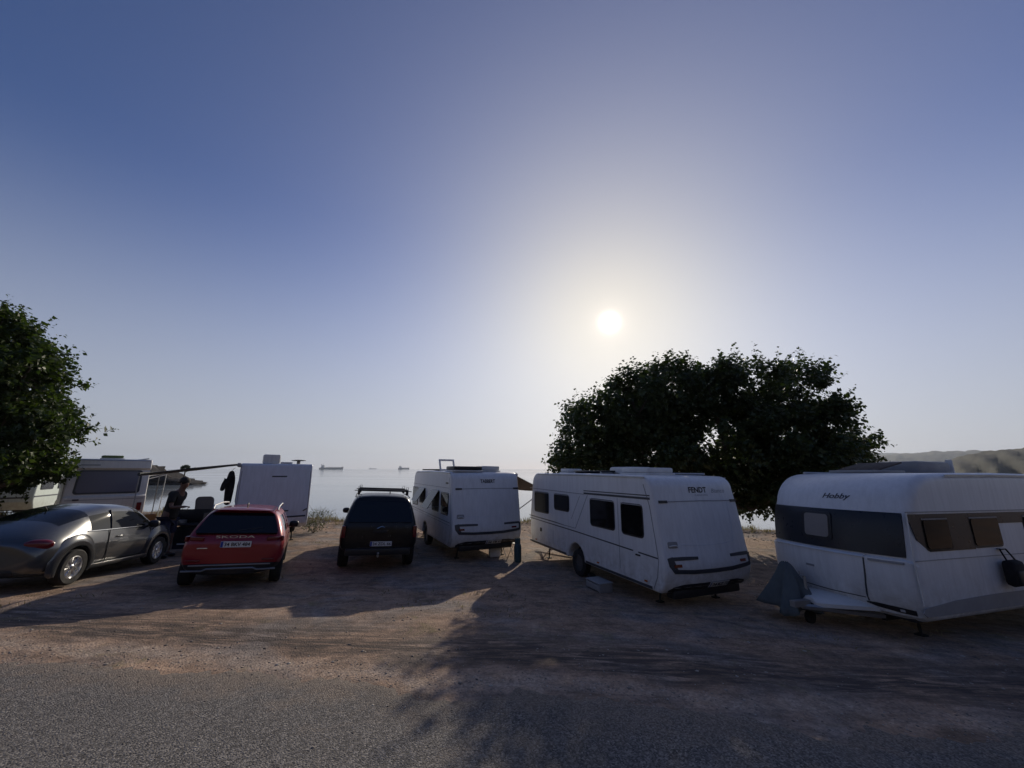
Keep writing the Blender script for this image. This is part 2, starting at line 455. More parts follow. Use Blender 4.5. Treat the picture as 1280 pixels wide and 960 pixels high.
# ---- ground material
def ground_material():
    m, nt, b = new_mat('dirt_ground')
    tc = nd(nt, 'ShaderNodeTexCoord'); P = tc.outputs['Object']
    big = noise(nt, .55, 5, .6, P, .6)
    med = noise(nt, 2.3, 6, .65, P, .4)
    fine = noise(nt, 38, 5, .7, P)
    c = ramp(nt, med, [(.28, (0.180, 0.126, 0.088)), (.5, (0.346, 0.238, 0.167)), (.72, (0.493, 0.343, 0.238))])
    grey = ramp(nt, med, [(.3, (0.157, 0.134, 0.120)), (.7, (0.357, 0.303, 0.263))])
    c = mixc(nt, ramp(nt, big, [(.46, (0,) * 3), (.62, (1,) * 3)]), c, grey)
    # thin dry weed patches
    weed = noise(nt, 1.1, 6, .7, P, 1.0)
    c = mixc(nt, ramp(nt, weed, [(.58, (0,) * 3), (.70, (.6,) * 3)]), c, (0.231, 0.196, 0.085))
    # tyre-dragged streaks running along the road
    mps = nd(nt, 'ShaderNodeMapping'); mps.inputs['Scale'].default_value = (.55, 3.2, 1); mps.inputs['Rotation'].default_value = (0, 0, .12); nt.links.new(P, mps.inputs[0])
    c = mixc(nt, .5, c, ramp(nt, noise(nt, 1.6, 7, .7, mps.outputs[0], .5), [(.32, (.42, .40, .40)), (.52, (1,) * 3), (.70, (1.35, 1.32, 1.28))]), 'MULTIPLY')
    # old damp oil and soil stains
    st = noise(nt, .8, 5, .65, P, 1.2)
    c = mixc(nt, ramp(nt, st, [(.60, (0,) * 3), (.72, (.65,) * 3)]), c, (0.095, 0.078, 0.069))
    # loose crushed stone: cells
    vo = nd(nt, 'ShaderNodeTexVoronoi'); vo.inputs['Scale'].default_value = 42; nt.links.new(P, vo.inputs['Vector'])
    c = mixc(nt, .45, c, ramp(nt, vo.outputs['Color'], [(0, (.35,) * 3), (1, (1.5,) * 3)]), 'MULTIPLY')
    vo2 = nd(nt, 'ShaderNodeTexVoronoi'); vo2.inputs['Scale'].default_value = 13; nt.links.new(P, vo2.inputs['Vector'])
    c = mixc(nt, .4, c, ramp(nt, vo2.outputs['Color'], [(0, (.55,) * 3), (1, (1.35,) * 3)]), 'MULTIPLY')
    # a soil-dark rut along the road edge and a pale strip of loose chippings beside it
    sep = nd(nt, 'ShaderNodeSeparateXYZ'); nt.links.new(P, sep.inputs[0])
    def mth(op, a, bb=None):
        n = nd(nt, 'ShaderNodeMath', operation=op)
        for i, v in enumerate((a, bb)):
            if v is None: continue
            if isinstance(v, (int, float)): n.inputs[i].default_value = v
            else: nt.links.new(v, n.inputs[i])
        return n.outputs[0]
    wob = mth('MULTIPLY', mth('SUBTRACT', noise(nt, .9, 4, .6, P), .5), 1.3)
    dist = mth('ADD', mth('ADD', sep.outputs[1], mth('MULTIPLY', sep.outputs[0], .10)), wob)   # ~ constant along the road edge
    rut = ramp(nt, mth('MULTIPLY', dist, .1), [(.46, (0,) * 3), (.50, (1,) * 3), (.56, (.9,) * 3), (.63, (0,) * 3)])
    rutm = mixc(nt, 1.0, rut, ramp(nt, noise(nt, 2.6, 7, .72, mps.outputs[0], .8), [(.40, (.05,) * 3), (.56, (1,) * 3)]), 'MULTIPLY')
    c = mixc(nt, rutm, c, (0.084, 0.067, 0.057))
    pale = ramp(nt, mth('MULTIPLY', dist, .1), [(.420, (0,) * 3), (.437, (.75,) * 3), (.452, (.6,) * 3), (.475, (0,) * 3)])
    pale = mixc(nt, 1.0, pale, ramp(nt, noise(nt, 3.1, 6, .7, P, .6), [(.35, (.1,) * 3), (.6, (1,) * 3)]), 'MULTIPLY')
    c = mixc(nt, pale, c, ramp(nt, vo.outputs['Color'], [(0, (0.231, 0.186, 0.154)), (1, (0.630, 0.502, 0.391))]))
    nt.links.new(c, b.inputs['Base Color'])
    b.inputs['Roughness'].default_value = .95
    b.inputs['Specular IOR Level'].default_value = .2
    h = mth('ADD', mth('ADD', mth('MULTIPLY', vo.outputs['Distance'], -.6), fine), mth('MULTIPLY', med, 1.2))
    bump(nt, b, h, .55, .03)
    return m
def road_material():
    m, nt, b = new_mat('chip_seal_road')
    tc = nd(nt, 'ShaderNodeTexCoord'); P = tc.outputs['Object']
    vo = nd(nt, 'ShaderNodeTexVoronoi'); vo.inputs['Scale'].default_value = 78; nt.links.new(P, vo.inputs['Vector'])
    med = noise(nt, 1.4, 6, .65, P, .5)
    c = ramp(nt, vo.outputs['Color'], [(.12, (.045, .042, .040)), (.5, (.14, .13, .12)), (.88, (.33, .305, .275))])
    c = mixc(nt, ramp(nt, med, [(.3, (.0,) * 3), (.7, (.35,) * 3)]), c, (0.150, 0.138, 0.129))
    c = mixc(nt, ramp(nt, noise(nt, .7, 5, .6, P, 1.0), [(.55, (0,) * 3), (.75, (.35,) * 3)]), c, (0.302, 0.233, 0.174))
    # dust and dirt washed out from the verge over the edge of the seal
    sep = nd(nt, 'ShaderNodeSeparateXYZ'); nt.links.new(P, sep.inputs[0])
    ma = nd(nt, 'ShaderNodeMath', operation='MULTIPLY_ADD'); nt.links.new(sep.outputs[0], ma.inputs[0]); ma.inputs[1].default_value = .10; nt.links.new(sep.outputs[1], ma.inputs[2])
    mr = nd(nt, 'ShaderNodeMapRange'); mr.inputs['From Min'].default_value = 3.0; mr.inputs['From Max'].default_value = 4.2; nt.links.new(ma.outputs[0], mr.inputs['Value'])
    ad = nd(nt, 'ShaderNodeMath', operation='MULTIPLY_ADD'); nt.links.new(mr.outputs[0], ad.inputs[0]); ad.inputs[1].default_value = .55; nt.links.new(noise(nt, 2.4, 7, .72, P, .6), ad.inputs[2])
    c = mixc(nt, ramp(nt, ad.outputs[0], [(.72, (0,) * 3), (.98, (.85,) * 3)]), c, ramp(nt, vo.outputs['Color'], [(0, (.10, .08, .065)), (1, (.34, .275, .215))]))
    # tar-dark repairs and wheel polish
    c = mixc(nt, ramp(nt, noise(nt, .45, 3, .5, P, .8), [(.52, (0,) * 3), (.62, (.35,) * 3)]), c, (.06, .058, .056))
    nt.links.new(c, b.inputs['Base Color'])
    b.inputs['Roughness'].default_value = .88
    b.inputs['Specular IOR Level'].default_value = .3
    n = nd(nt, 'ShaderNodeMath', operation='MULTIPLY'); nt.links.new(vo.outputs['Distance'], n.inputs[0]); n.inputs[1].default_value = -1.0
    hn = noise(nt, 55, 6, .75, P)
    n2 = nd(nt, 'ShaderNodeMath', operation='ADD'); nt.links.new(n.outputs[0], n2.inputs[0]); nt.links.new(hn, n2.inputs[1])
    bump(nt, b, n2.outputs[0], .6, .02)
    return m
M['ground'] = ground_material()
M['road'] = road_material()

def sea_material():
    m, nt, b = new_mat('sea_water')
    tc = nd(nt, 'ShaderNodeTexCoord'); P = tc.outputs['Object']
    mp = nd(nt, 'ShaderNodeMapping'); mp.inputs['Scale'].default_value = (.22, .75, 1); nt.links.new(P, mp.inputs[0])
    mp2 = nd(nt, 'ShaderNodeMapping'); mp2.inputs['Scale'].default_value = (.012, .05, 1); nt.links.new(P, mp2.inputs[0])
    n1 = noise(nt, 1.0, 5, .6, mp.outputs[0], .4)
    n2 = noise(nt, 1.0, 4, .6, mp2.outputs[0], .6)
    b.inputs['Base Color'].default_value = (.26, .30, .32, 1)
    nt.links.new(ramp(nt, n2, [(.35, (.03,) * 3), (.65, (.10,) * 3)]), b.inputs['Roughness'])
    b.inputs['IOR'].default_value = 1.33
    bump(nt, b, n1, .03, .2)
    return m
M['sea'] = sea_material()

# ================================================================== setting
xs = axis(-170, 170, -18, 16, .16, 8)
ys = axis(-60, 75, 1.5, 26, .14, 6)
ground = grid_mesh('ground', xs, ys, terrain, M['ground']); setp(ground, kind='structure')

# road: ragged sheet a little above the dirt
def road_edge(x):
    return (4.15 - .10 * x + .13 * np.sin(x * 1.7 + .6 * np.sin(x * .9)) + .08 * np.sin(x * 4.1 + 1 + np.sin(x * 2.2)) + .05 * np.sin(x * 9.3 + 1.5 * np.sin(x * 3.7))
            + .035 * np.sin(x * 19.1 + 2 * np.sin(x * 6.1)) + .022 * np.sin(x * 37.7 + np.sin(x * 11.3)))
rx = axis(-170, 170, -12, 10, .03, 6)
T = np.concatenate([np.linspace(0, 1, 5)[:-1] * .12, .12 + np.linspace(0, 1, 40) ** 1.6 * 60])
RX, RT = np.meshgrid(rx, T)
RY = road_edge(np.clip(RX, -14, 14)) - RT * (1 if True else 0)
RZ = terrain(RX, RY) + np.minimum(RT / .12, 1) * .014 - .004
nx, ny = len(rx), len(T)
idx = np.arange(nx * ny).reshape(ny, nx)
rf = np.stack([idx[:-1, :-1], idx[1:, :-1], idx[1:, 1:], idx[:-1, 1:]], -1).reshape(-1, 4)
road = raw_mesh('road', np.stack([RX, RY, RZ], -1).reshape(-1, 3), rf, M['road'], None, True); setp(road, kind='structure')

# sea: a disc reaching the horizon
mb = MB(); NS = 96
rings = [14, 30, 60, 120, 300, 800, 2500, 8000]
vs = [(r * math.cos(2 * PI * k / NS), r * math.sin(2 * PI * k / NS) + 40, SEA_Z) for r in rings for k in range(NS)]
fs = [(i * NS + k, i * NS + (k + 1) % NS, (i + 1) * NS + (k + 1) % NS, (i + 1) * NS + k) for i in range(len(rings) - 1) for k in range(NS)]
vs.append((0, 40, SEA_Z)); fs += [(k, (k + 1) % NS, len(vs) - 1) for k in range(NS)]
mb.add(vs, fs); sea = mb.build('sea', M['sea'], None, None); setp(sea, kind='structure')

# unseen slope added behind the road to cut sky light on shaded sides
def slope(X, Y):
    q = -9 - Y; h = .62 * q - .0018 * q * q
    n = 1.1 * np.sin(X * .9 + 2.2 * np.sin(Y * .31)) * np.sin(Y * .83 + 1.7 * np.sin(X * .27)) + .6 * np.sin(X * 2.1 + Y * 1.3) * np.sin(Y * 1.7 - X * 1.1)
    return terrain(X, -9 + 0 * Y) - .6 + h + n * np.clip(q / 4, 0, 1)
hs_ = grid_mesh('added_shade_slope', np.arange(-130, 130.1, .9), np.arange(-110, -8.9, .9), slope, None); setp(hs_, kind='structure')

def fbm(x, seed, octs=5):
    r = np.random.default_rng(seed); v = np.zeros_like(x, float); a = 1.0; f = 1.0
    for _ in range(octs):
        v += a * np.sin(x * f + r.uniform(0, 6.28)) ; a *= .52; f *= 2.13
    return v / 2
def rock_mat(name, a, b_, bs=.5):
    m, nt, b = new_mat(name)
    tc = nd(nt, 'ShaderNodeTexCoord')
    c = ramp(nt, noise(nt, bs, 7, .7, tc.outputs['Object'], .3), [(.35, a), (.65, b_)])
    nt.links.new(c, b.inputs['Base Color']); b.inputs['Roughness'].default_value = .95
    bump(nt, b, noise(nt, bs * 3, 6, .7, tc.outputs['Object']), .8, .4)
    return m
M['rock'] = rock_mat('headland_rock', (.016, .014, .013), (.055, .045, .038), .4)
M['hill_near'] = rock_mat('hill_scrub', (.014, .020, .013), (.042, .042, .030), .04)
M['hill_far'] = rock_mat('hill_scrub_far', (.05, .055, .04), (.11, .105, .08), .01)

hs_.data.materials.append(rock_mat('added_slope_warm_fill', (.08, .063, .033), (.20, .155, .085), .8))  # tan colour chosen so the added slope bounces warm fill light
# headland on the left: layered rock cut off bluntly at its seaward end
def headland():
    U = np.linspace(0, 1, 120); V = np.linspace(0, 1, 26)
    vs = []; fs = []
    for i, u in enumerate(U):
        x = -300 + 211 * u
        end = np.clip((x + 104) / 15, 0, 1)
        top = 4.7 + .55 * math.sin(x * .11) + .25 * math.sin(x * .47) + .18 * math.sin(x * 1.3)
        if x > -104.5: top -= 1.7
        if x > -96.5: top = 2.1 - 1.7 * (x + 96.5) / 7.5
        for j, v in enumerate(V):
            a = v * PI
            w = 5.5 * (1 - .5 * end)
            yy = 113 - w * math.copysign(abs(math.cos(a)) ** .45, math.cos(a))
            zz = SEA_Z - 1 + (top + 1) * abs(math.sin(a)) ** .35
            n = .9 * math.sin(x * .9 + j) * math.sin(j * 1.7 + x * .31) + .5 * math.sin(x * 2.3 + 2 * j)
            vs.append((x + .4 * n, yy + n * .8, zz + .18 * n * math.sin(a)))
    n = len(V)
    for i in range(len(U) - 1):
        for j in range(n - 1): fs.append((i * n + j, (i + 1) * n + j, (i + 1) * n + j + 1, i * n + j + 1))
    fs.append(tuple(range(n))); fs.append(tuple(((len(U) - 1) * n + j) for j in range(n - 1, -1, -1)))
    o = MB().add(vs, fs).build('headland', M['rock'], None, 40); setp(o, kind='structure')
headland()

def hill(name, az0, az1, d, prof, m, depth, seed):
    """ridge between two azimuths (deg right of +Y) at distance d; prof(t) = crest height above the sea"""
    N = 150; K = 14; vs = []; fs = []
    t = np.linspace(0, 1, N); rg = fbm(t * 60, seed) ; rg2 = fbm(t * 190, seed + 1)
    for i in range(N):
        a = R(az0 + (az1 - az0) * t[i]); h = max(1.0, prof(t[i]) * (1 + .05 * rg[i] + .02 * rg2[i]))
        for j in range(K):
            s = j / (K - 1); q = math.sin(PI * min(1, s * .5 / .62)) ** .9 if s < .62 else math.cos((s - .62) / .38 * PI / 2)
            dd = d - depth * .5 + depth * s + 18 * math.sin(i * .7 + j)
            n = fbm(np.array([i * .5 + j * 2.2]), seed + 5)[0] * .05 * h
            vs.append((dd * math.sin(a), dd * math.cos(a), SEA_Z - 2 + h * max(0, q) + (n if 0 < j < K - 1 else 0)))
    for i in range(N - 1):
        for j in range(K - 1): fs.append((i * K + j, (i + 1) * K + j, (i + 1) * K + j + 1, i * K + j + 1))
    o = MB().add(vs, fs).build(name, m, None, 179); setp(o, kind='structure'); return o
def sm(a, b, t): t = min(max((t - a) / (b - a), 0), 1); return t * t * (3 - 2 * t)
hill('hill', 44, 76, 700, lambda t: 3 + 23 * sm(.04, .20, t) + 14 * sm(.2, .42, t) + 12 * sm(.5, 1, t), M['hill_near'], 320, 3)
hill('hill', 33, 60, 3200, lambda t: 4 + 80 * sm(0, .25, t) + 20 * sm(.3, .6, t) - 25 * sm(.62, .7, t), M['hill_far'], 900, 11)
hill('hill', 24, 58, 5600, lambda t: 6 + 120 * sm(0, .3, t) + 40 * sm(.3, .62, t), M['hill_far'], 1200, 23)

# ================================================================== gravel, tufts
def scatter_stones(name, n, region, smin, smax, m, seed, kind='stuff'):
    r = np.random.default_rng(seed)
    base = np.array([(1, 0, 0), (-1, 0, 0), (0, 1, 0), (0, -1, 0), (0, 0, 1), (0, 0, -1)], float)
    fac = np.array([(0, 2, 4), (2, 1, 4), (1, 3, 4), (3, 0, 4), (2, 0, 5), (1, 2, 5), (3, 1, 5), (0, 3, 5)])
    pts = region(r, n)
    n = len(pts)
    s = smin + (smax - smin) * r.random(n) ** 3
    sc = s[:, None] * (.6 + .7 * r.random((n, 3))); sc[:, 2] *= .38
    V = base[None] * sc[:, None, :] * (.75 + .5 * r.random((n, 6, 1)))
    a = r.random(n) * 6.28; ca, sa = np.cos(a), np.sin(a)
    X = V[..., 0] * ca[:, None] - V[..., 1] * sa[:, None]; Y = V[..., 0] * sa[:, None] + V[..., 1] * ca[:, None]
    z = terrain(pts[:, 0], pts[:, 1]) + s * .15 + pts[:, 2]
    co = np.stack([X + pts[:, :1], Y + pts[:, 1:2], V[..., 2] + z[:, None]], -1).reshape(-1, 3)
    f = (fac[None] + (np.arange(n) * 6)[:, None, None]).reshape(-1, 3)
    o = raw_mesh(name, co, f, m); setp(o, kind=kind); return o
def stone_mat():
    m, nt, b = new_mat('loose_stone')
    g = nt.nodes.new('ShaderNodeNewGeometry')
    nt.links.new(ramp(nt, g.outputs['Random Per Island'], [(0, (.12, .105, .09)), (.6, (.26, .23, .20)), (1, (.45, .42, .37))]), b.inputs['Base Color'])
    b.inputs['Roughness'].default_value = .9
    return m
M['stone'] = stone_mat()
def reg_verge(r, n):
    x = r.uniform(-9, 9, n); k = r.random(n)
    y = road_edge(x) + np.where(k < .6, r.normal(.15, .22, n), r.normal(.5, .8, n))
    z = np.where(y < road_edge(x) - .12, .010, 0.0)
    return np.stack([x, y, z], -1)
def reg_lot(r, n):
    x = r.uniform(-14, 12, n); y = r.uniform(4.3, 20, n) ; w = noise2(x, y)
    k = r.random(n) < .25 + .75 * w
    return np.stack([x[k], y[k], np.zeros(k.sum())], -1)
def noise2(x, y):
    return np.clip(.5 + .35 * np.sin(x * 1.3 + 2 * np.sin(y * .7)) + .35 * np.sin(y * 1.9 + x * .6), 0, 1)
def reg_road(r, n):
    x = r.uniform(-7, 7, n); y = r.uniform(1.5, 4.3, n); k = y < road_edge(x) - .15
    return np.stack([x[k], y[k], np.full(k.sum(), .010)], -1)
def reg_beach(r, n):
    x = r.uniform(-16, 22, n); y = edge_y(x) + r.uniform(-4, 1.0, n)
    return np.stack([x, y, np.zeros(n)], -1)
g1 = scatter_stones('verge_gravel', 7000, reg_verge, .003, .014, M['stone'], 1); setp(g1, 'loose pale gravel along the broken edge of the road', 'gravel')
g2 = scatter_stones('lot_gravel', 12000, reg_lot, .005, .026, M['stone'], 2); setp(g2, 'small stones scattered over the dirt parking ground', 'gravel')
g3 = scatter_stones('road_chippings', 5000, reg_road, .003, .009, M['stone'], 3); setp(g3, 'loose chippings lying on the grey road surface', 'gravel')
g4 = scatter_stones('beach_stones', 5000, reg_beach, .012, .07, M['stone'], 4); setp(g4, 'small beach stones along the edge above the sea', 'stones')

def blades(name, centers, per, h, spread, m, seed, wid=.006, lean=.5, zoff=0):
    r = np.random.default_rng(seed); c = np.repeat(centers, per, 0); n = len(c)
    p = c[:, :2] + r.normal(0, spread, (n, 2)); z = terrain(p[:, 0], p[:, 1]) - .01
    hh = h * (.4 + .8 * r.random(n)) * c[:, 2]; a = r.random(n) * 6.28; l = lean * r.random(n) * hh
    w = wid * (.6 + .8 * r.random(n)); t = r.random(n) * 6.28
    b = np.stack([p[:, 0], p[:, 1], z], -1); dx = np.stack([np.cos(t), np.sin(t), 0 * t], -1) * w[:, None]
    ln = np.stack([np.cos(a), np.sin(a), 0 * a], -1) * l[:, None]; up = np.array([0, 0, 1.])
    v = np.stack([b - dx, b + dx, b + .6 * hh[:, None] * up + .4 * ln + .6 * dx, b + hh[:, None] * up + ln], 1).reshape(-1, 3)
    f = (np.array([(0, 1, 2, 3)]) + (np.arange(n) * 4)[:, None])
    o = raw_mesh(name, v, f, m); setp(o, kind='stuff'); return o
r_ = np.random.default_rng(5)
x = r_.uniform(-26, 26, 420); cen = np.stack([x, edge_y(x) + r_.normal(-.5, .5, 420), .5 + r_.random(420) ** 2], -1)
setp(blades('shore_grass', cen, 26, .24, .12, M['dry_grass'], 6, .008), 'dry grass along the top of the bank above the sea', 'grass')
x = r_.uniform(-15, 13, 600); y = r_.uniform(6.0, 20, 600); k = noise2(x * .7 + 3, y * .8) > .62
cen = np.stack([x[k], y[k], .4 + .6 * r_.random(k.sum())], -1)
setp(blades('lot_grass', cen, 22, .07, .16, M['dry_grass'], 7, .005, .9), 'thin dry weeds on the dirt between the caravans', 'grass')

# ================================================================== placing vehicles
def pose(x, y, phi, wb, tr, tilt=1.0):
    """matrix with +y = heading (phi degrees left of +Y), fitted to the ground under the wheels"""
    a = R(phi); f = Vector((-math.sin(a), math.cos(a))); r = Vector((math.cos(a), math.sin(a)))
    def g(dx, dy):
        q = Vector((x, y)) + r * dx + f * dy; return float(gz(q.x, q.y))
    z0 = (g(-tr, -wb) + g(tr, -wb) + g(-tr, wb) + g(tr, wb)) / 4
    sy = (g(0, wb) - g(0, -wb)) / (2 * wb) * tilt; sx = (g(tr, 0) - g(-tr, 0)) / (2 * tr) * tilt
    F = Vector((f.x, f.y, sy)).normalized(); X = Vector((r.x, r.y, sx)); X = (X - F * X.dot(F)).normalized(); Z = X.cross(F)
    m = Matrix((X, F, Z)).transposed().to_4x4(); m.translation = (x, y, z0)
    return m
def ground_local(m, lx, ly):
    """height of the ground in a thing's own frame below the local point (lx, ly)"""
    z = 0.0
    for _ in range(6):
        w = m @ Vector((lx, ly, z)); z += (float(terrain(w.x, w.y)) - w.z)
    return z

def wheel(parent, x, y, z, r, w, style='caravan', side=1, steer=0.0):
    """side: +1 outer face towards +x"""
    MX = Matrix.Translation((x, y, z)) @ Matrix.Rotation(steer, 4, 'Z') @ Matrix.Rotation(PI / 2 * side, 4, 'Y')
    rr = r * (.62 if style != 'caravan' else .58)
    hub = MB().lathe([(rr * .95, -w * .35), (rr * .95, w * .12), (rr * .3, w * .16)], 24, MX).build('wheel', M['dark'], parent)
    t = [(rr, -w * .45), (r * .90, -w * .5), (r * .975, -w * .42), (r, -w * .25), (r, w * .25), (r * .975, w * .42), (r * .90, w * .5), (rr * 1.03, w * .46), (rr, w * .38), (rr, -w * .45)]
    MB().lathe(t, 40, MX).build('tyre', M['rubber'], hub, 40)
    rim = MB()
    rim.lathe([(rr * 1.0, w * .28), (rr * 1.03, w * .42), (rr * .96, w * .44), (rr * .92, w * .22)], 40, MX)
    if style == 'spoke':
        for k in range(10):
            a = 2 * PI * (k + (.16 if k % 2 else -.16)) / 10
            d = Vector((math.cos(a), math.sin(a), 0)); n = Vector((-d.y, d.x, 0))
            pts = []
            for q, ww, h in ((.16, .075, .30), (.55, .05, .36), (.95, .075, .38)):
                for sgn in (-1, 1):
                    pts.append(d * rr * q + n * rr * ww * sgn + Vector((0, 0, w * h)))
                    pts.append(d * rr * q + n * rr * ww * sgn * 1.2 + Vector((0, 0, w * (h - .14))))
            fs = [(0, 2, 6, 4), (4, 6, 10, 8), (1, 0, 4, 5), (5, 4, 8, 9), (2, 3, 7, 6), (6, 7, 11, 10), (0, 1, 3, 2), (8, 10, 11, 9)]
            rim.add([MX @ p for p in pts], fs)
        rim.lathe([(rr * .22, w * .2), (rr * .22, w * .34), (rr * .14, w * .39)], 20, MX)
    else:
        rim.lathe([(rr * .94, w * .20), (rr * .75, w * .16), (rr * .70, w * .30), (rr * .38, w * .34), (rr * .30, w * .22), (rr * .16, w * .26)], 32, MX)
    rim.build('rim', M['alloy'] if style == 'spoke' else M['rim_dull'], hub, 35)
    return hub

# ---- lettering (flat print laid on a surface)
def text_on(surf, body, u0, v0, width, height, m, parent, flip=False, o=.003, name='lettering', shear=0.0, bold=0.0):
    cu = bpy.data.curves.new('txt', 'FONT'); cu.body = body; cu.size = 1; cu.shear = shear; cu.offset = bold; cu.resolution_u = 3
    to = bpy.data.objects.new('txt', cu)
    me = bpy.data.meshes.new_from_object(to)
    bpy.data.objects.remove(to); bpy.data.curves.remove(cu)
    co = np.array([v.co for v in me.vertices]); lo, hi = co.min(0), co.max(0)
    for v in me.vertices:
        tx = (v.co.x - lo[0]) / (hi[0] - lo[0]) * width; ty = (v.co.y - lo[1]) / (hi[1] - lo[1]) * height
        v.co = surf(u0 - tx if flip else u0 + tx, v0 + ty, o)
    me.name = name
    return link_mesh(name, me, m, parent)

def number_plate(surf, uc, vc, body, parent, flip=False, w=.52, h=.112, o=.012):
    s = -1 if flip else 1
    p = MB().patch(surf, rrect(uc - w / 2, uc + w / 2, vc - h / 2, vc + h / 2, .008, 2), o - .012, o, 4).build('number_plate', M['plate_white'], parent)
    e = uc - s * (w / 2 - .004)
    MB().patch(surf, [(vc - h / 2 + .004, min(e, e + s * .042), max(e, e + s * .042)), (vc + h / 2 - .004, min(e, e + s * .042), max(e, e + s * .042))], o, o + .0015, 1).build('country_band', M['plate_blue'], p)
    text_on(surf, body, uc - s * (w / 2 - .065), vc - h * .31, w - .085, h * .62, M['ink'], p, flip, o + .0025, 'plate_characters', 0, .02)
    return p

# ================================================================== caravan kit
def arc(cx, cz, r, a0, a1, n=6, rz=None):
    rz = rz or r
    return [(cx + r * math.cos(R(a0 + (a1 - a0) * k / n)), cz + rz * math.sin(R(a0 + (a1 - a0) * k / n))) for k in range(n + 1)]
class Shell:
    """caravan body: a side profile swept across the width with rounded edges and bowed ends"""
    def __init__(s, prof, W, r=.05, bow_f=0.0, bow_r=0.0):
        s.p = prof; s.W = W; s.r = r; s.bf = bow_f; s.br = bow_r
        s.ym = (min(p[0] for p in prof) + max(p[0] for p in prof)) / 2
    def bow(s, y, x):
        t = (2 * x / s.W) ** 2
        if y > s.ym + .8: return y - s.bf * t
        if y < s.ym - .8: return y + s.br * t
        return y
    def yend(s, z, front):
        best = None; n = len(s.p)
        for i in range(n):
            (y0, z0), (y1, z1) = s.p[i], s.p[(i + 1) % n]
            if (z0 - z) * (z1 - z) <= 0 and abs(z1 - z0) > 1e-6:
                y = y0 + (y1 - y0) * (z - z0) / (z1 - z0)
                if best is None or (y > best if front else y < best): best = y
        if best is None:
            e = max(s.p, key=lambda p: p[0] if front else -p[0]); best = e[0]
        return best
    def side(s, sg):
        return lambda u, v, o: Vector((sg * (s.W / 2 + o), u, v))
    def rear(s): return lambda u, v, o: Vector((u, s.bow(s.yend(v, False), u) - o, v))
    def front(s): return lambda u, v, o: Vector((u, s.bow(s.yend(v, True), u) + o, v))
    def build(s, name, m, parent):
        P = s.p; n = len(P)
        area = sum(P[i][0] * P[(i + 1) % n][1] - P[(i + 1) % n][0] * P[i][1] for i in range(n))
        sgn = 1 if area > 0 else -1
        nor = []
        for i in range(n):
            a = Vector(P[i]) - Vector(P[i - 1]); b = Vector(P[(i + 1) % n]) - Vector(P[i])
            a.normalize(); b.normalize(); t = a + b
            t = t.normalized() if t.length > 1e-6 else a
            nor.append(Vector((t.y, -t.x)) * sgn)
        secs = []
        for k in range(5):
            a = PI / 2 * k / 4; secs.append((-s.W / 2 + s.r * (1 - math.cos(a)), s.r * (1 - math.sin(a))))
        inner = [(-s.W / 2 + s.r + (s.W - 2 * s.r) * k / 8, 0) for k in range(1, 8)]
        secs = secs + inner + [(-x, i) for x, i in secs[::-1]]
        vs = []
        for x, ins in secs:
            for i in range(n):
                q = Vector(P[i]) - nor[i] * ins
                vs.append((x, s.bow(q.x, x), q.y))
        fs = [(j * n + i, j * n + (i + 1) % n, (j + 1) * n + (i + 1) % n, (j + 1) * n + i) for j in range(len(secs) - 1) for i in range(n)]
        fs.append(tuple(range(n))); fs.append(tuple((len(secs) - 1) * n + i for i in range(n - 1, -1, -1)))
        return MB().add(vs, fs).build(name, m, parent, 28)

def van_window(surf, parent, u0, u1, v0, v1, r=.08, glass='acrylic', open_=0.0, sg=-1, curtain=True, **kw):
    """rubber frame + smoked pane (optionally hinged open at its top edge)"""
    f = MB().patch(surf, rrect(u0, u1, v0, v1, r, 4, **kw), -.004, .008, 2).build('window', M['black'], parent)
    i = .035
    if open_ == 0:
        MB().patch(surf, rrect(u0 + i, u1 - i, v0 + i, v1 - i, max(.02, r - i * .5), 4, **kw), .008, .020, 2).build('pane', M[glass], f)
        if curtain:
            MB().patch(surf, rrect(u0 + i * .45, u1 - i * .45, v1 - i * .9, v1 - i * .3, .008, 2), .008, .016, 1).build('frame', M['trim_grey'], f)
    else:
        h = v1 - v0
        def hs(u, v, o):
            d = v1 - v; b = surf(u, v1, .02)
            out = (surf(u, v1, 1.0) - surf(u, v1, 0.0)).normalized()
            return b + out * (math.sin(open_) * d + o * math.cos(open_)) + Vector((0, 0, -math.cos(open_) * d + o * math.sin(open_)))
        p = MB().patch(hs, rrect(u0 + .01, u1 - .01, v0, v1, r, 4), 0, .022, 2).build('pane', M[glass], f)
        for u in (u0 + .06, u1 - .06):
            MB().tube([surf(u, v0 + .25 * h, .01), hs(u, v0 + .06, -.002)], .006, 5).build('window_stay', M['plastic_grey'], f)
        MB().patch(surf, rrect(u0 + i, u1 - i, v0 + i, v1 - i, r, 4), .008, .011, 2).build('opening', M['dark'], f)
    return f

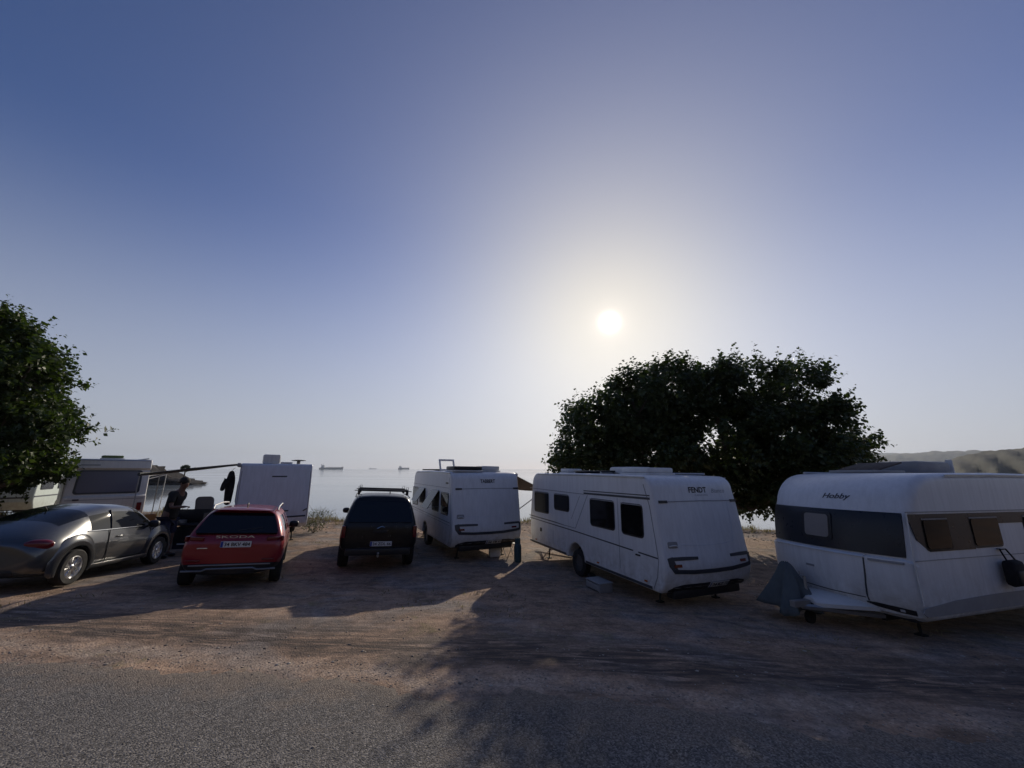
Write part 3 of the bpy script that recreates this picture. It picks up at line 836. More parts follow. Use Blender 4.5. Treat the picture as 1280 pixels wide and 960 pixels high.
def underbody(parent, W, y0, y1, z, arch_y, hitch_end=None, m4=None, deck=1.1):
    b = MB(); b.box((0, (y0 + y1) / 2, z + .02), (W - .35, y1 - y0, .10))
    b.box((0, arch_y, z + .22), (W - .62, .95, .46))
    for x in (-.55, .55): b.box((x, (y0 + y1) / 2, z - .06), (.06, y1 - y0, .12))
    b.tube([(-W / 2 + .3, arch_y, z - .08), (W / 2 - .3, arch_y, z - .08)], .045, 8)
    b.build('chassis', M['dark'], parent)
    # corner steadies down to the ground
    for sx in (-1, 1):
        for y in (y0 + .35, y1 - .45):
            x = sx * (W / 2 - .42); g = ground_local(m4, x, y)
            MB().tube([(x, y, z), (x + sx * .03, y + .02, g + .02)], .022, 6).box((x + sx * .03, y + .02, g + .012), (.13, .11, .024)).build('steady', M['dark'], parent)
    if hitch_end:
        e = hitch_end; s = 1 if e > 0 else -1; L = deck
        h = MB()
        for sx in (-1, 1):
            h.tube([(sx * .55, e - s * .2, z - .06), (0, e + s * L, z + .0)], .045, 6)
        h.box((0, e + s * (L + .05), z + .05), (.09, .35, .09))
        h.build('drawbar', M['steel'], parent)
        jy = e + s * (L - .28); g = ground_local(m4, .12, jy)
        j = MB().tube([(.12, jy, g + .12), (.12, jy, z + .42)], .026, 8).tube([(.12, jy, z + .42), (.12, jy + .10, z + .43), (.12, jy + .10, z + .50)], .01, 5)
        jw = j.build('jockey_wheel', M['steel'], parent)
        MX = Matrix.Translation((.12, jy, g + .10)) @ Matrix.Rotation(PI / 2, 4, 'Y')
        MB().lathe([(.05, -.03), (.10, -.028), (.10, .028), (.05, .03)], 18, MX).build('tyre', M['rubber'], jw)
def van_wheels(parent, W, ay, m4, r=.33, ways=1):
    for sx in (-1, 1):
        x = sx * (W / 2 - .17); g = ground_local(m4, x, ay)
        wheel(parent, x, ay, g + r - .004, r, .19, 'caravan', sx)
def hatch(parent, x, y, z, w, l, h=.10, m='plastic_white', tilt=0.0):
    Rm = Matrix.Rotation(tilt, 3, 'X')
    b = MB().bbox((x, y, z + .02), (w + .06, l + .06, .045), .012)
    o = b.build('roof_hatch', M['plastic_white'], parent)
    c = Vector((x, y, z + .045 + h / 2)) if not tilt else Vector((x, y - l / 2, z + .045)) + Rm @ Vector((0, l / 2, h / 2))
    MB().bbox(c, (w, l, h), .03, Rm).build('lid', M[m], o)
    return o
def side_marker(surf, parent, pts, name='marker_light', m='lens_orange'):
    for u, v in pts:
        MB().patch(surf, rrect(u - .04, u + .04, v - .016, v + .016, .006, 2), 0, .014).build(name, M[m], parent)

def arch_pts(ay, z, r):
    return [(ay - r - .05, z)] + [(ay - r * math.cos(R(a)), z + .02 + r * .95 * math.sin(R(a))) for a in (0, 15, 35, 55, 75, 90, 105, 125, 145, 165, 180)] + [(ay + r + .05, z)]

GV = 'caravans parked side by side above the sea'
def twin_style(kind, label, px, py, phi, y0, y1, axle, plate, brand, sub):
    """the two modern vans with the dark U-shaped band on their tails"""
    m4 = pose(px, py, phi, .6, .95, .35)
    t = thing('caravan', label, 'caravan', m4, GV)
    W = 2.3; zb = .42; H = 2.60
    prof = []
    prof += [(y0 + .22, zb), (y0 + .10, zb + .10), (y0 + .02, .72), (y0, .88), (y0 + .03, 1.02), (y0 + .07, 1.2), (y0 + .13, 1.6), (y0 + .20, 2.0), (y0 + .265, 2.28)]
    prof += arc(y0 + .56, H - .30, .29, 178, 92, 6)
    prof += [(y0 + 1.2, H + .005), (0, H + .02), (y1 - .9, H)]
    prof += arc(y1 - .52, H - .36, .36, 84, 14, 5)
    prof += [(y1 - .08, 1.75), (y1, 1.3), (y1, .8), (y1 - .06, .55), (y1 - .16, zb)]
    prof += arch_pts(axle, zb, .40)[::-1]
    S = Shell(prof, W, .055, .10, .07)
    S.build('body', M['white'], t)
    L, Rr, Bk = S.side(-1), S.side(1), S.rear()
    underbody(t, W, y0 + .35, y1 - .25, zb, axle, y1, m4)
    van_wheels(t, W, axle, m4)
    # bumper underside, dark, with the number plate
    bm = MB(); bm.patch(Bk, [(zb + .01, -.98, .98), (zb + .06, -1.0, 1.0), (zb + .12, -.93, .93), (zb + .16, -.70, .70)], -.02, .010, 8)
    bm.build('bumper_insert', M['black'], t)
    MB().bbox((0, y0 + .30, zb - .04), (1.75, .22, .16), .03).build('rear_valance', M['black'], t)
    number_plate(Bk, .20, zb + .10, plate, t, w=.52, o=.022)
    # dark U band on the tail
    ub = MB()
    ub.ribbon(Bk, [(-.36, 1.045), (-.7, 1.05), (-.98, 1.05)], [.05, .062, .062], -.004, .012)
    ub.ribbon(Bk, [(.52, 1.045), (.8, 1.05), (1.07, 1.05)], [.05, .062, .062], -.004, .012)
    ub.ribbon(Bk, [(-1.01, 1.075), (-.985, .95), (-.92, .835)], [.12, .15, .10], -.004, .0125)
    ub.ribbon(Bk, [(-.95, .835), (-.5, .805), (0, .80), (.5, .805), (.95, .84), (1.07, .86)], [.075] * 6, -.004, .0135)
    ub.ribbon(Bk, [(1.085, 1.06), (1.08, .95), (1.06, .84)], [.06, .06, .06], -.004, .0122)
    ub.build('tail_band', M['stripe'], t)
    for sx in (-1, 1):
        MB().ribbon(Bk, [(sx * .78, .93), (sx * .95, .93)], .05, 0, .014).build('tail_light', M['lens_red'], t)
    # upper seam with the high lamps, grab handle, recessed panel edge
    MB().ribbon(Bk, [(-.82, 2.085), (0, 2.095), (.95, 2.085)], .018, -.004, .006).build('seam', M['trim_grey'], t)
    for u in (-.93, 1.03):
        MB().ribbon(Bk, [(u - .1, 2.085), (u + .1, 2.085)], .05, -.004, .016).build('high_brake_light', M['black'], t)
    gh = MB().patch(Bk, rrect(-1.00, -.78, 1.235, 1.35, .03, 3), -.01, .008).build('grab_handle', M['plastic_grey'], t)
    MB().tube([Bk(-.98, 1.27, .02), Bk(-.92, 1.285, .035), Bk(-.84, 1.285, .035), Bk(-.80, 1.26, .02)], .013, 6).build('grip', M['plastic_white'], gh)
    pg = MB()
    pg.ribbon(Bk, [(-.68, 1.29), (-.35, 1.265), (0, 1.26), (.4, 1.27), (.72, 1.30)], .012, -.004, .005)
    pg.ribbon(Bk, [(.72, 1.30), (.78, 1.6), (.80, 2.05)], .010, -.004, .005)
    pg.build('panel_edge', M['white_blue'], t)
    text_on(Bk, brand, -.22, 2.255, .50, .115, M['ink'], t, bold=.03)
    if sub:
        text_on(Bk, 'CARAVAN', -.08, 2.19, .36, .035, M['decal_grey'], t)
        text_on(Bk, sub, .42, 2.25, .42, .085, M['decal_grey'], t, shear=.25)
    # corner mouldings
    for sx, sf in ((-1, L), (1, Rr)):
        MB().ribbon(sf, [(y0 + .55, 2.42), (y0 + .40, 2.0), (y0 + .30, 1.4), (y0 + .24, 1.0), (y0 + .30, .7), (y0 + .42, zb + .05)], .016, -.004, .005).build('corner_moulding', M['trim_grey'], t)
        MB().ribbon(sf, [(y0 + .5, H - .045), (0, H - .028), (y1 - .7, H - .04)], .030, -.004, .016).build('awning_rail', M['steel'], t)
    return t, S, m4, L, Rr, Bk, zb, H

# ---- the near van
def near_van():
    t, S, m4, L, Rr, Bk, zb, H = twin_style('near', 'large white caravan with dark side windows, script lettering and a tyre in its open arch', 2.77, 11.08, 22.0, -3.18, 3.06, .12, '34 KZ 70', 'FENDT', 'Bianco')
    van_window(L, t, 1.62, 2.62, 1.40, 2.03, .07)
    van_window(L, t, .40, 1.28, 1.57, 2.03, .09)
    van_window(L, t, -1.62, -.62, 1.36, 2.02, .09)
    van_window(L, t, -2.57, -1.85, 1.34, 2.01, .09)
    # stripes and creases
    s = MB()
    s.ribbon(L, [(3.02, 1.17), (0, 1.12), (-2.2, 1.06)], .026, -.004, .004)
    s.ribbon(L, [(3.02, 1.245), (1.2, 1.22), (.62, 1.20)], [.03, .025, .01], -.004, .004)
    s.ribbon(L, [(-2.36, 1.055), (-2.92, 1.04)], .026, -.004, .004)
    s.ribbon(L, [(-.35, 2.115), (-2.80, 2.14)], .045, -.004, .005)
    s.ribbon(L, [(-.35, 2.18), (-2.80, 2.20)], .022, -.004, .005)
    s.build('side_stripe', M['stripe'], t)
    lw = MB()
    lw.ribbon(L, [(2.95, .475), (.62, .475)], .05, -.004, .006)
    lw.ribbon(L, [(-.36, .475), (-2.72, .475)], .05, -.004, .006)
    lw.build('sill_stripe', M['stripe'], t)
    c = MB()
    c.ribbon(L, [(2.95, 2.115), (-.35, 2.09)], .016, -.004, .005)
    c.ribbon(L, [(-.52, 2.08), (.10, 1.20)], .014, -.004, .005)
    c.ribbon(L, [(.10, 1.20), (.62, 1.205)], .014, -.004, .005)
    c.ribbon(L, [(-.15, 2.04), (.30, 1.42)], .010, -.004, .005)
    c.build('side_crease', M['decal_grey'], t)
    d = MB()
    for a, b in (((-1.74, 2.08), (-1.74, .62)),): d.ribbon(L, [a, b], .010, -.004, .004)
    d.build('panel_joint', M['decal_grey'], t)
    MB().patch(L, rrect(2.10, 2.22, .84, .95, .03, 3), -.004, .012).build('water_filler', M['black'], t)
    MB().patch(L, rrect(1.35, 1.75, .60, .98, .03, 3), -.004, .006).build('service_flap', M['white'], t)
    MB().patch(L, rrect(-2.42, -2.28, .985, 1.015, .01, 2), -.004, .018).build('side_handle', M['black'], t)
    side_marker(L, t, [(2.5, .56), (-.9, .56), (-2.55, .56)])
    # roof fittings
    z = H + .005
    hatch(t, -.15, -1.6, z, .75, .95, .12)
    hatch(t, -.30, 1.7, z, .5, .5, .10)
    rp = MB().bbox((.1, .2, z + .075), (1.5, 1.5, .04), .01).build('solar_panel', M['glass'], t)
    b = MB()
    for yy in (-.45, .85): b.box((.1, yy, z + .03), (1.55, .05, .06))
    b.build('panel_foot', M['steel'], t)
    ac = MB().bbox((.05, -.75, z + .10), (.66, .95, .18), .06).build('roof_air_conditioner', M['plastic_white'], t)
    MB().box((.05, -1.24, z + .08), (.5, .02, .08)).build('grille', M['black'], ac)
    MB().tube([(.95, -2.3, z + .035), (.95, 1.9, z + .035)], .02, 6).build('roof_rail', M['steel'], t)
    aw = MB().bbox((1.20, -.2, H - .08), (.10, 4.6, .13), .03).build('awning_case', M['plastic_white'], t)
    return t, m4
van_a, m4_a = near_van()

# ---- the middle van of the same style
def middle_van():
    t, S, m4, L, Rr, Bk, zb, H = twin_style('mid', 'white caravan with propped side windows and roof hatches standing open', -1.96, 14.85, 26.6, -2.82, 2.78, .45, '34 TB 61', 'TABBERT', '')
    van_window(L, t, 1.65, 2.60, 1.28, 1.98, .08, glass='acrylic')
    van_window(L, t, .55, 1.42, 1.42, 1.98, .08, open_=R(32))
    van_window(L, t, -1.28, -.42, 1.30, 1.98, .08, open_=R(32), glass='acrylic')
    van_window(L, t, -2.30, -1.48, 1.28, 1.96, .09)
    s = MB()
    s.ribbon(L, [(2.7, 1.18), (-2.5, 1.10)], .022, -.004, .004)
    s.ribbon(L, [(2.7, 1.10), (-2.5, 1.02)], .012, -.004, .004)
    s.build('side_stripe', M['trim_grey'], t)
    MB().ribbon(L, [(2.6, 2.10), (-2.3, 2.10)], .014, -.004, .005).build('side_crease', M['decal_grey'], t)
    MB().patch(L, rrect(-2.2, -1.95, 2.22, 2.27, .01, 2), -.004, .012).build('awning_lamp', M['black'], t)
    z = H + .005
    hatch(t, -.55, -1.9, z, .95, .85, .12, 'black')
    hatch(t, .35, -1.75, z, .62, .62, .14)
    # a frame standing open above the roof
    o = MB().bbox((-.60, .05, z + .02), (.66, .5, .045), .012).build('roof_hatch', M['plastic_white'], t)
    fr = MB(); Rm = Matrix.Rotation(R(62), 3, 'X')
    for dx, dy, sx, sy in ((-.26, 0, .06, .46), (.26, 0, .06, .46), (0, -.20, .46, .06), (0, .20, .46, .06)):
        fr.box(Vector((-.60, -.18, z + .22)) + Rm @ Vector((dx, dy, 0)), (sx, sy, .035), Rm)
    fr.build('lid_frame', M['plastic_white'], o)
    MB().bbox((.62, .2, z + .06), (.9, 2.2, .05), .01).build('solar_panel', M['glass'], t)
    MB().bbox((-.75, .9, z + .05), (.4, 2.3, .05), .01).build('roof_box', M['dark'], t)
    MB().bbox((1.20, -.2, H - .10), (.10, 4.2, .13), .03).build('awning_case', M['plastic_white'], t)
    # short brown awning let out on the far side
    aw = MB(); N = 8
    vs = []
    for k in range(N + 1):
        q = k / N; yy = -2.0 + 4.0 * q
        sag = .05 * math.sin(PI * q)
        vs += [(1.22, yy, H - .07), (2.45, yy, H - .62 - sag), (2.45, yy, H - .66 - sag), (1.22, yy, H - .09)]
    fs = []
    for k in range(N):
        for i in range(4): fs.append((k * 4 + i, k * 4 + (i + 1) % 4, (k + 1) * 4 + (i + 1) % 4, (k + 1) * 4 + i))
    fs += [(0, 1, 2, 3), (N * 4 + 3, N * 4 + 2, N * 4 + 1, N * 4)]
    a = aw.add(vs, fs).build('awning', M['awning_brown'], t)
    MB().tube([(2.45, -2.05, H - .62), (2.45, 2.05, H - .62)], .03, 8).build('front_bar', M['plastic_grey'], a)
    for yy in (-1.95, 1.95): MB().tube([(1.2, yy, 1.2), (2.43, yy, H - .66)], .018, 6).build('support_arm', M['plastic_grey'], a)
    return t, m4
van_b, m4_b = middle_van()

# ---- the van with the wrap-round dark window band (drawbar end towards us)
def band_van():
    m4 = pose(8.34, 8.1, 107.0, .6, .95, .25)
    t = thing('caravan', 'white caravan with a dark window band round its bowed end and tarp over its hitch', 'caravan', m4, GV)
    W = 2.3; zb = .44; H = 2.62; yf = 2.98; yr = -4.2; ax = -.7
    prof = [(yr + .15, zb), (yr, .7), (yr, 1.3), (yr + .1, 2.0)] + arc(yr + .55, H - .38, .38, 175, 95, 5)
    prof += [(0, H + .02), (yf - 1.25, H)]
    prof += arc(yf - .95, H - .66, .78, 88, 10, 9, .64)
    prof += [(yf - .10, 1.90), (yf - .05, 1.6), (yf - .02, 1.31), (yf + .045, 1.29), (yf + .055, 1.22), (yf + .05, .9), (yf + .02, .68), (yf - .03, .60), (yf - .06, .50), (yf - .16, zb)]
    prof += arch_pts(ax, zb, .42)[::-1]
    S = Shell(prof, W, .13, .24, .05)
    S.build('body', M['white'], t)
    L, F = S.side(-1), S.front()
    underbody(t, W, yr + .3, yf - .3, zb, ax, yf - .12, m4, .80)
    van_wheels(t, W, ax, m4)
    # window band: round the end and along the side
    bd = MB().patch(F, [(1.335, -1.06, 1.06), (1.42, -1.065, 1.065), (1.6, -1.07, 1.07), (1.8, -1.07, 1.07), (1.95, -1.06, 1.06), (1.985, -1.05, 1.05)], -.004, .020, 14)
    bd.build('window_band', M['band_dark'], t)
    w = MB().patch(F, rrect(-.17, .36, 1.46, 1.93, .06, 4), .018, .034, 4).build('front_window', M['black'], t)
    MB().patch(F, rrect(-.12, .30, 1.51, 1.89, .05, 4), .032, .042, 4).build('pane', M['curtain'], w)
    sl = MB().patch(L, [(1.42, 1.2, 2.34), (1.60, 1.2, 2.60), (1.90, 1.2, 2.70), (1.975, 1.2, 2.70)], -.004, .008, 2)
    sl.patch(L, [(1.80, -2.6, 1.195), (1.975, -2.6, 1.195)], -.004, .008, 1)
    sl.build('window_band', M['band_dark'], t)
    for a, b in ((1.76, 2.42), (.42, 1.22), (-1.4, -.3)):
        van_window(L, t, a, b, 1.43, 1.92, .07)
    MB().ribbon(F, [(-.60, 1.27), (-.585, 1.0), (-.55, .72), (-.54, .62)], .016, -.004, .012).build('locker_joint', M['stripe'], t)
    MB().ribbon(F, [(-.60, 1.30), (0, 1.305), (.6, 1.305), (1.02, 1.30)], .035, -.004, .030).build('locker_lid', M['white'], t)
    MB().ribbon(F, [(-1.06, 1.255), (-.66, 1.258)], .03, -.004, .022).build('grab_handle', M['plastic_grey'], t)
    MB().ribbon(F, [(.18, 1.0), (.32, 1.0)], .032, -.004, .016).build('locker_latch', M['decal_grey'], t)
    MB().ribbon(F, [(-.52, .665), (0, .655), (.5, .665), (.95, .69)], .014, -.004, .010).build('locker_joint', M['stripe'], t)
    # white cover over the drawbar
    cv = []
    for k in range(9):
        q = k / 8; y = yf - .16 + .68 * q; wd = .55 * (1 - q) ** .9 + .10; cv.append((y, wd))
    vs = []; fs = []
    for y, wd in cv:
        for i in range(7):
            a = -1 + 2 * i / 6; vs.append((a * wd, y, .60 - .07 * abs(a) ** 3 - .05 * (y - yf)))
        for i in range(7):
            a = -1 + 2 * i / 6; vs.append((a * wd * .97, y, .52 - .05 * abs(a) ** 3 - .05 * (y - yf)))
    for j in range(8):
        for i in range(13):
            p, q = j * 14 + i, j * 14 + i + 1
            if i == 6: continue
            fs.append((p, q, q + 14, p + 14))
        fs.append((j * 14, j * 14 + 7, j * 14 + 21, j * 14 + 14)); fs.append((j * 14 + 6, j * 14 + 20, j * 14 + 27, j * 14 + 13))
    e = 8 * 14; fs.append(tuple([e + i for i in range(7)] + [e + 13 - i for i in range(7)]))
    MB().add(vs, fs).build('drawbar_cover', M['plastic_white'], t)
    # lamp recess at the corner, side skirts
    MB().ribbon(F, [(-1.04, .56), (-.85, .57), (-.62, .585), (-.50, .595)], [.07, .075, .06, .02], -.004, .012).build('lamp_recess', M['black'], t)
    MB().ribbon(F, [(-.93, .565), (-.88, .565)], .035, .0, .018).build('marker_light', M['lens_clear'], t)
    MB().patch(L, [(.54, -4.0, 2.72), (.60, -4.0, 2.80), (.66, -4.0, 2.74), (.72, -4.0, 2.0), (.745, -4.0, 1.0)], -.004, .008, 2).build('sill_band', M['trim_grey'], t)
    MB().ribbon(L, [(2.72, 1.30), (1.0, 1.30), (-3.8, 1.30)], .010, -.004, .005).build('side_crease', M['decal_grey'], t)
    MB().ribbon(L, [(2.72, 2.005), (0, 2.005), (-3.9, 2.005)], .016, -.004, .006).build('side_crease', M['decal_grey'], t)
    MB().ribbon(L, [(2.70, 2.0), (2.74, 1.6), (2.76, 1.3), (2.74, .7)], .02, -.004, .007).build('corner_moulding', M['plastic_white'], t)
    # roof edge strip over the curved shoulder
    MB().ribbon(L, [(1.55, H - .045), (0, H - .03), (-3.6, H - .04)], .03, -.004, .014).build('awning_rail', M['steel'], t)
    text_on(F, 'Hobby', .02, 2.14, .44, .115, M['stripe'], t, flip=True, shear=.3, bold=.02)
    z = H + .005
    MB().tube([(.85, 2.0, z), (.85, -3.4, z + .01)], .022, 6).build('roof_rail', M['steel'], t)
    Rm = Matrix.Rotation(R(9), 3, 'X')
    o = MB().bbox((.15, 1.25, z + .03), (.8, .9, .05), .012).build('roof_hatch', M['plastic_grey'], t)
    MB().bbox((.15, 1.20, z + .12), (.74, .85, .03), .012, Matrix.Rotation(R(-12), 3, 'X')).build('lid', M['awning_brown'], o)
    a = MB().bbox((.1, -.10, z + .13), (.75, 1.0, .24), .06).build('roof_air_conditioner', M['plastic_grey'], t)
    MB().bbox((-.2, -.72, z + .15), (.10, .05, .30), .01).build('vent_pipe', M['plastic_white'], t)
    return t, m4
van_c, m4_c = band_van()

# ---- pale plain-ended van with the awning, drawbar towards us
def plain_van():
    m4 = pose(-9.62, 15.85, 34.5, .6, .95, .3)
    t = thing('caravan', 'caravan with a blank pale end, roof air conditioner and awning stretched out sideways', 'caravan', m4, GV)
    W = 2.22; zb = .5; H = 2.66; y0 = -2.5; y1 = 3.0; ax = .4
    prof = [(y0 + .14, zb), (y0 + .03, .62), (y0, .8), (y0 + .02, 1.1), (y0 + .10, 1.9), (y0 + .18, 2.48)] + arc(y0 + .30, H - .11, .11, 165, 95, 4)
    prof += [(0, H + .01), (y1 - .6, H)] + arc(y1 - .4, H - .25, .25, 85, 15, 4) + [(y1, 1.3), (y1 - .02, .7), (y1 - .15, zb)]
    prof += arch_pts(ax, zb, .38)[::-1]
    S = Shell(prof, W, .05, .05, .08)
    S.build('body', M['white_blue'], t)
    L, Bk = S.side(-1), S.rear()
    underbody(t, W, y0 + .25, y1 - .25, zb, ax, y0 + .2, m4, 1.15)
    van_wheels(t, W, ax, m4)
    MB().ribbon(Bk, [(-.16, 2.22), (.30, 2.22)], .045, -.004, .006).build('badge', M['stripe'], t)
    for a, b in (((.30, 1.06), (.46, 1.06)), ((.92, 1.03), (1.04, 1.10))):
        MB().ribbon(Bk, [a, b], .035, 0, .02).build('grab_handle', M['black'], t)
    MB().ribbon(Bk, [(-1.02, .86), (0, .85), (1.02, .86)], .05, -.004, .010).build('locker_joint', M['stripe'], t)
    for sx in (-1, 1):
        MB().ribbon(Bk, [(sx * 1.055, 2.4), (sx * 1.06, 1.2), (sx * 1.06, .7)], .018, -.004, .008).build('corner_moulding', M['plastic_grey'], t)
    z = H + .005
    a = MB().bbox((-.22, -1.7, z + .16), (.52, .7, .32), .04).build('roof_air_conditioner', M['white_warm'], t)
    MB().box((.045, -1.7, z + .15), (.012, .5, .2)).build('grille', M['dark'], a)
    v = MB().tube([(.66, -1.8, z), (.66, -1.8, z + .10)], .06, 8).build('roof_vent', M['plastic_grey'], t)
    MB().lathe([(.03, .10), (.24, .115), (.24, .135), (.05, .16)], 18, Matrix.Translation((.66, -1.8, z))).build('cap', M['dark'], v)
    MB().bbox((.25, -2.0, z + .03), (.36, .36, .06), .015).build('roof_hatch', M['plastic_white'], t)
    MB().bbox((-1.16, -.3, H - .06), (.11, 4.1, .13), .03).build('awning_case', M['plastic_grey'], t)
    N = 10; vs = []; fs = []
    for k in range(N + 1):
        q = k / N; yy = -2.2 + 3.8 * q; sag = .06 * math.sin(PI * q)
        vs += [(-1.20, yy, H - .02), (-2.4, yy, H - .17 - sag), (-3.6, yy, H - .36 - sag * .7), (-3.6, yy, H - .385 - sag * .7), (-2.4, yy, H - .20 - sag), (-1.20, yy, H - .06)]
    for k in range(N):
        for i in range(6): fs.append((k * 6 + i, k * 6 + (i + 1) % 6, (k + 1) * 6 + (i + 1) % 6, (k + 1) * 6 + i))
    fs += [(0, 1, 2, 3, 4, 5), tuple(N * 6 + i for i in (5, 4, 3, 2, 1, 0))]
    aw = MB().add(vs, fs).build('awning', M['awning_grey'], t)
    MB().bbox((-3.62, -.3, H - .37), (.07, 3.95, .10), .02).build('front_bar', M['awning_grey'], aw)
    lg = MB()
    for yy in (-2.1, 1.5):
        g = ground_local(m4, -3.62, yy); lg.tube([(-3.62, yy, H - .4), (-3.62, yy, g)], .016, 6)
    lg.build('awning_leg', M['steel'], aw)
    van_window(L, t, -1.6, -.6, 1.3, 1.95, .08); van_window(L, t, 1.2, 2.3, 1.3, 1.95, .08)
    return t, m4, S
van_d, m4_d, S_d = plain_van()

# ---- older van with one wide rear window
def old_van():
    m4 = pose(-17.3, 16.75, 50, .6, .95, .3)
    t = thing('caravan', 'older caravan with one wide tinted window across its tail, half under the tree', 'caravan', m4, GV)
    W = 2.25; zb = .48; H = 2.66; y0 = -2.5; y1 = 2.6; ax = .2
    prof = [(y0 + .16, zb), (y0 + .02, .62), (y0, .95), (y0 + .02, 1.25), (y0 + .12, 1.3), (y0 + .20, 2.25), (y0 + .10, 2.32), (y0 + .12, 2.60), (y0 + .18, H)]
    prof += [(0, H + .02), (y1 - .6, H)] + arc(y1 - .4, H - .25, .25, 85, 15, 4) + [(y1, 1.3), (y1 - .02, .7), (y1 - .15, zb)]
    prof += arch_pts(ax, zb, .38)[::-1]
    S = Shell(prof, W, .045, .05, .05)
    S.build('body', M['white_warm'], t)
    Bk, Rr = S.rear(), S.side(1)
    underbody(t, W, y0 + .25, y1 - .25, zb, ax, y1, m4)
    van_wheels(t, W, ax, m4)
    w = MB().patch(Bk, rrect(-.90, .90, 1.36, 2.24, .10, 5, .04, -.0), -.004, .015, 6).build('rear_window', M['stripe'], t)
    MB().patch(Bk, rrect(-.84, .82, 1.42, 2.19, .09, 5, .04, -.0), .014, .026, 6).build('pane', M['pane_blue'], w)
    MB().ribbon(Bk, [(-1.06, 2.62), (1.06, 2.62)], .03, -.004, .02).build('roof_trim', M['steel'], t)
    MB().ribbon(Bk, [(-1.05, 1.16), (1.05, 1.16)], .02, -.004, .012).build('tail_trim', M['trim_grey'], t)
    MB().ribbon(Bk, [(-.86, 1.17), (-.70, 1.17)], .05, .0, .03).build('grab_handle', M['black'], t)
    MB().ribbon(Bk, [(-.84, 2.43), (-.34, 2.43)], .04, -.004, .006).build('badge', M['trim_grey'], t)
    for sx in (-1, 1):
        MB().patch(Bk, rrect(sx * .95 - .07, sx * .95 + .07, .70, 1.0, .02, 2), -.004, .03).build('tail_light', M['lens_red'], t)
        MB().ribbon(S.side(sx), [(y0 + .26, 2.55), (y0 + .30, 1.4), (y0 + .2, .8)], .03, -.004, .012).build('corner_moulding', M['steel'], t)
    z = H + .01
    hatch(t, .0, -1.5, z, .6, .6, .10, 'scrubby')
    MB().tube([(1.0, -2.2, z + .03), (1.0, 2.0, z + .03)], .025, 6).build('roof_rail', M['steel'], t)
    MB().ribbon(Rr, [(-2.1, 2.58), (2.0, 2.58)], .05, -.004, .03).build('awning_rail', M['steel'], t)
    br = MB()
    br.tube([(1.13, -1.9, 2.0), (1.62, -1.95, 2.10)], .022, 6)
    br.tube([(1.13, -1.9, 1.88), (1.70, -1.9, 2.06)], .018, 6)
    br.build('awning_arm', M['plastic_white'], t)
    g = ground_local(m4, 1.72, -1.9)
    MB().tube([(1.70, -1.9, 2.07), (1.66, -1.9, g)], .014, 6).build('awning_leg', M['steel'], t)
    van_window(Rr, t, -1.6, -.5, 1.3, 1.95, .08)
    return t, m4
M['pane_blue'] = glass_mat('tinted_window', (.13, .14, .19), .18)
M['scrubby'] = mat('green_plastic', (.10, .14, .05), .6)
van_e, m4_e = old_van()

def far_left_van():
    m4 = pose(-23.8, 19.5, 30, .6, .95, .3)
    t = thing('caravan', 'pale green-white caravan mostly hidden behind the leaves of the spreading tree', 'caravan', m4, GV)
    W = 2.25; zb = .55; H = 2.45; y0 = -2.3; y1 = 2.4; ax = .2
    prof = [(y0 + .2, zb), (y0, .9), (y0, 1.2), (y0 + .1, 1.9), (y0 + .3, H - .05), (y0 + .5, H), (0, H + .02), (y1 - .5, H), (y1 - .1, 2.0), (y1, 1.2), (y1 - .15, zb)]
    prof += arch_pts(ax, zb, .38)[::-1]
    S = Shell(prof, W, .06, .05, .06)
    S.build('body', M['van_green'], t)
    Rr, Bk = S.side(1), S.rear()
    underbody(t, W, y0 + .25, y1 - .25, zb, ax, y1, m4)
    van_wheels(t, W, ax, m4)
    for sf, rs in ((Rr, ((-1.9, -.7), (-.3, .8), (1.1, 2.0))), (Bk, ((-.8, .8),))):
        for a, b in rs:
            van_window(sf, t, a, b, 1.4, 1.95, .08)
    MB().ribbon(Rr, [(-2.2, 1.12), (2.2, 1.12)], .06, -.004, .01).build('side_stripe', M['stripe'], t)
    MB().ribbon(Bk, [(-1.0, 1.08), (1.0, 1.08)], .06, -.004, .012).build('tail_trim', M['stripe'], t)
M['van_green'] = caravan_white('caravan_pale_green', (.62, .70, .64))
far_left_van()

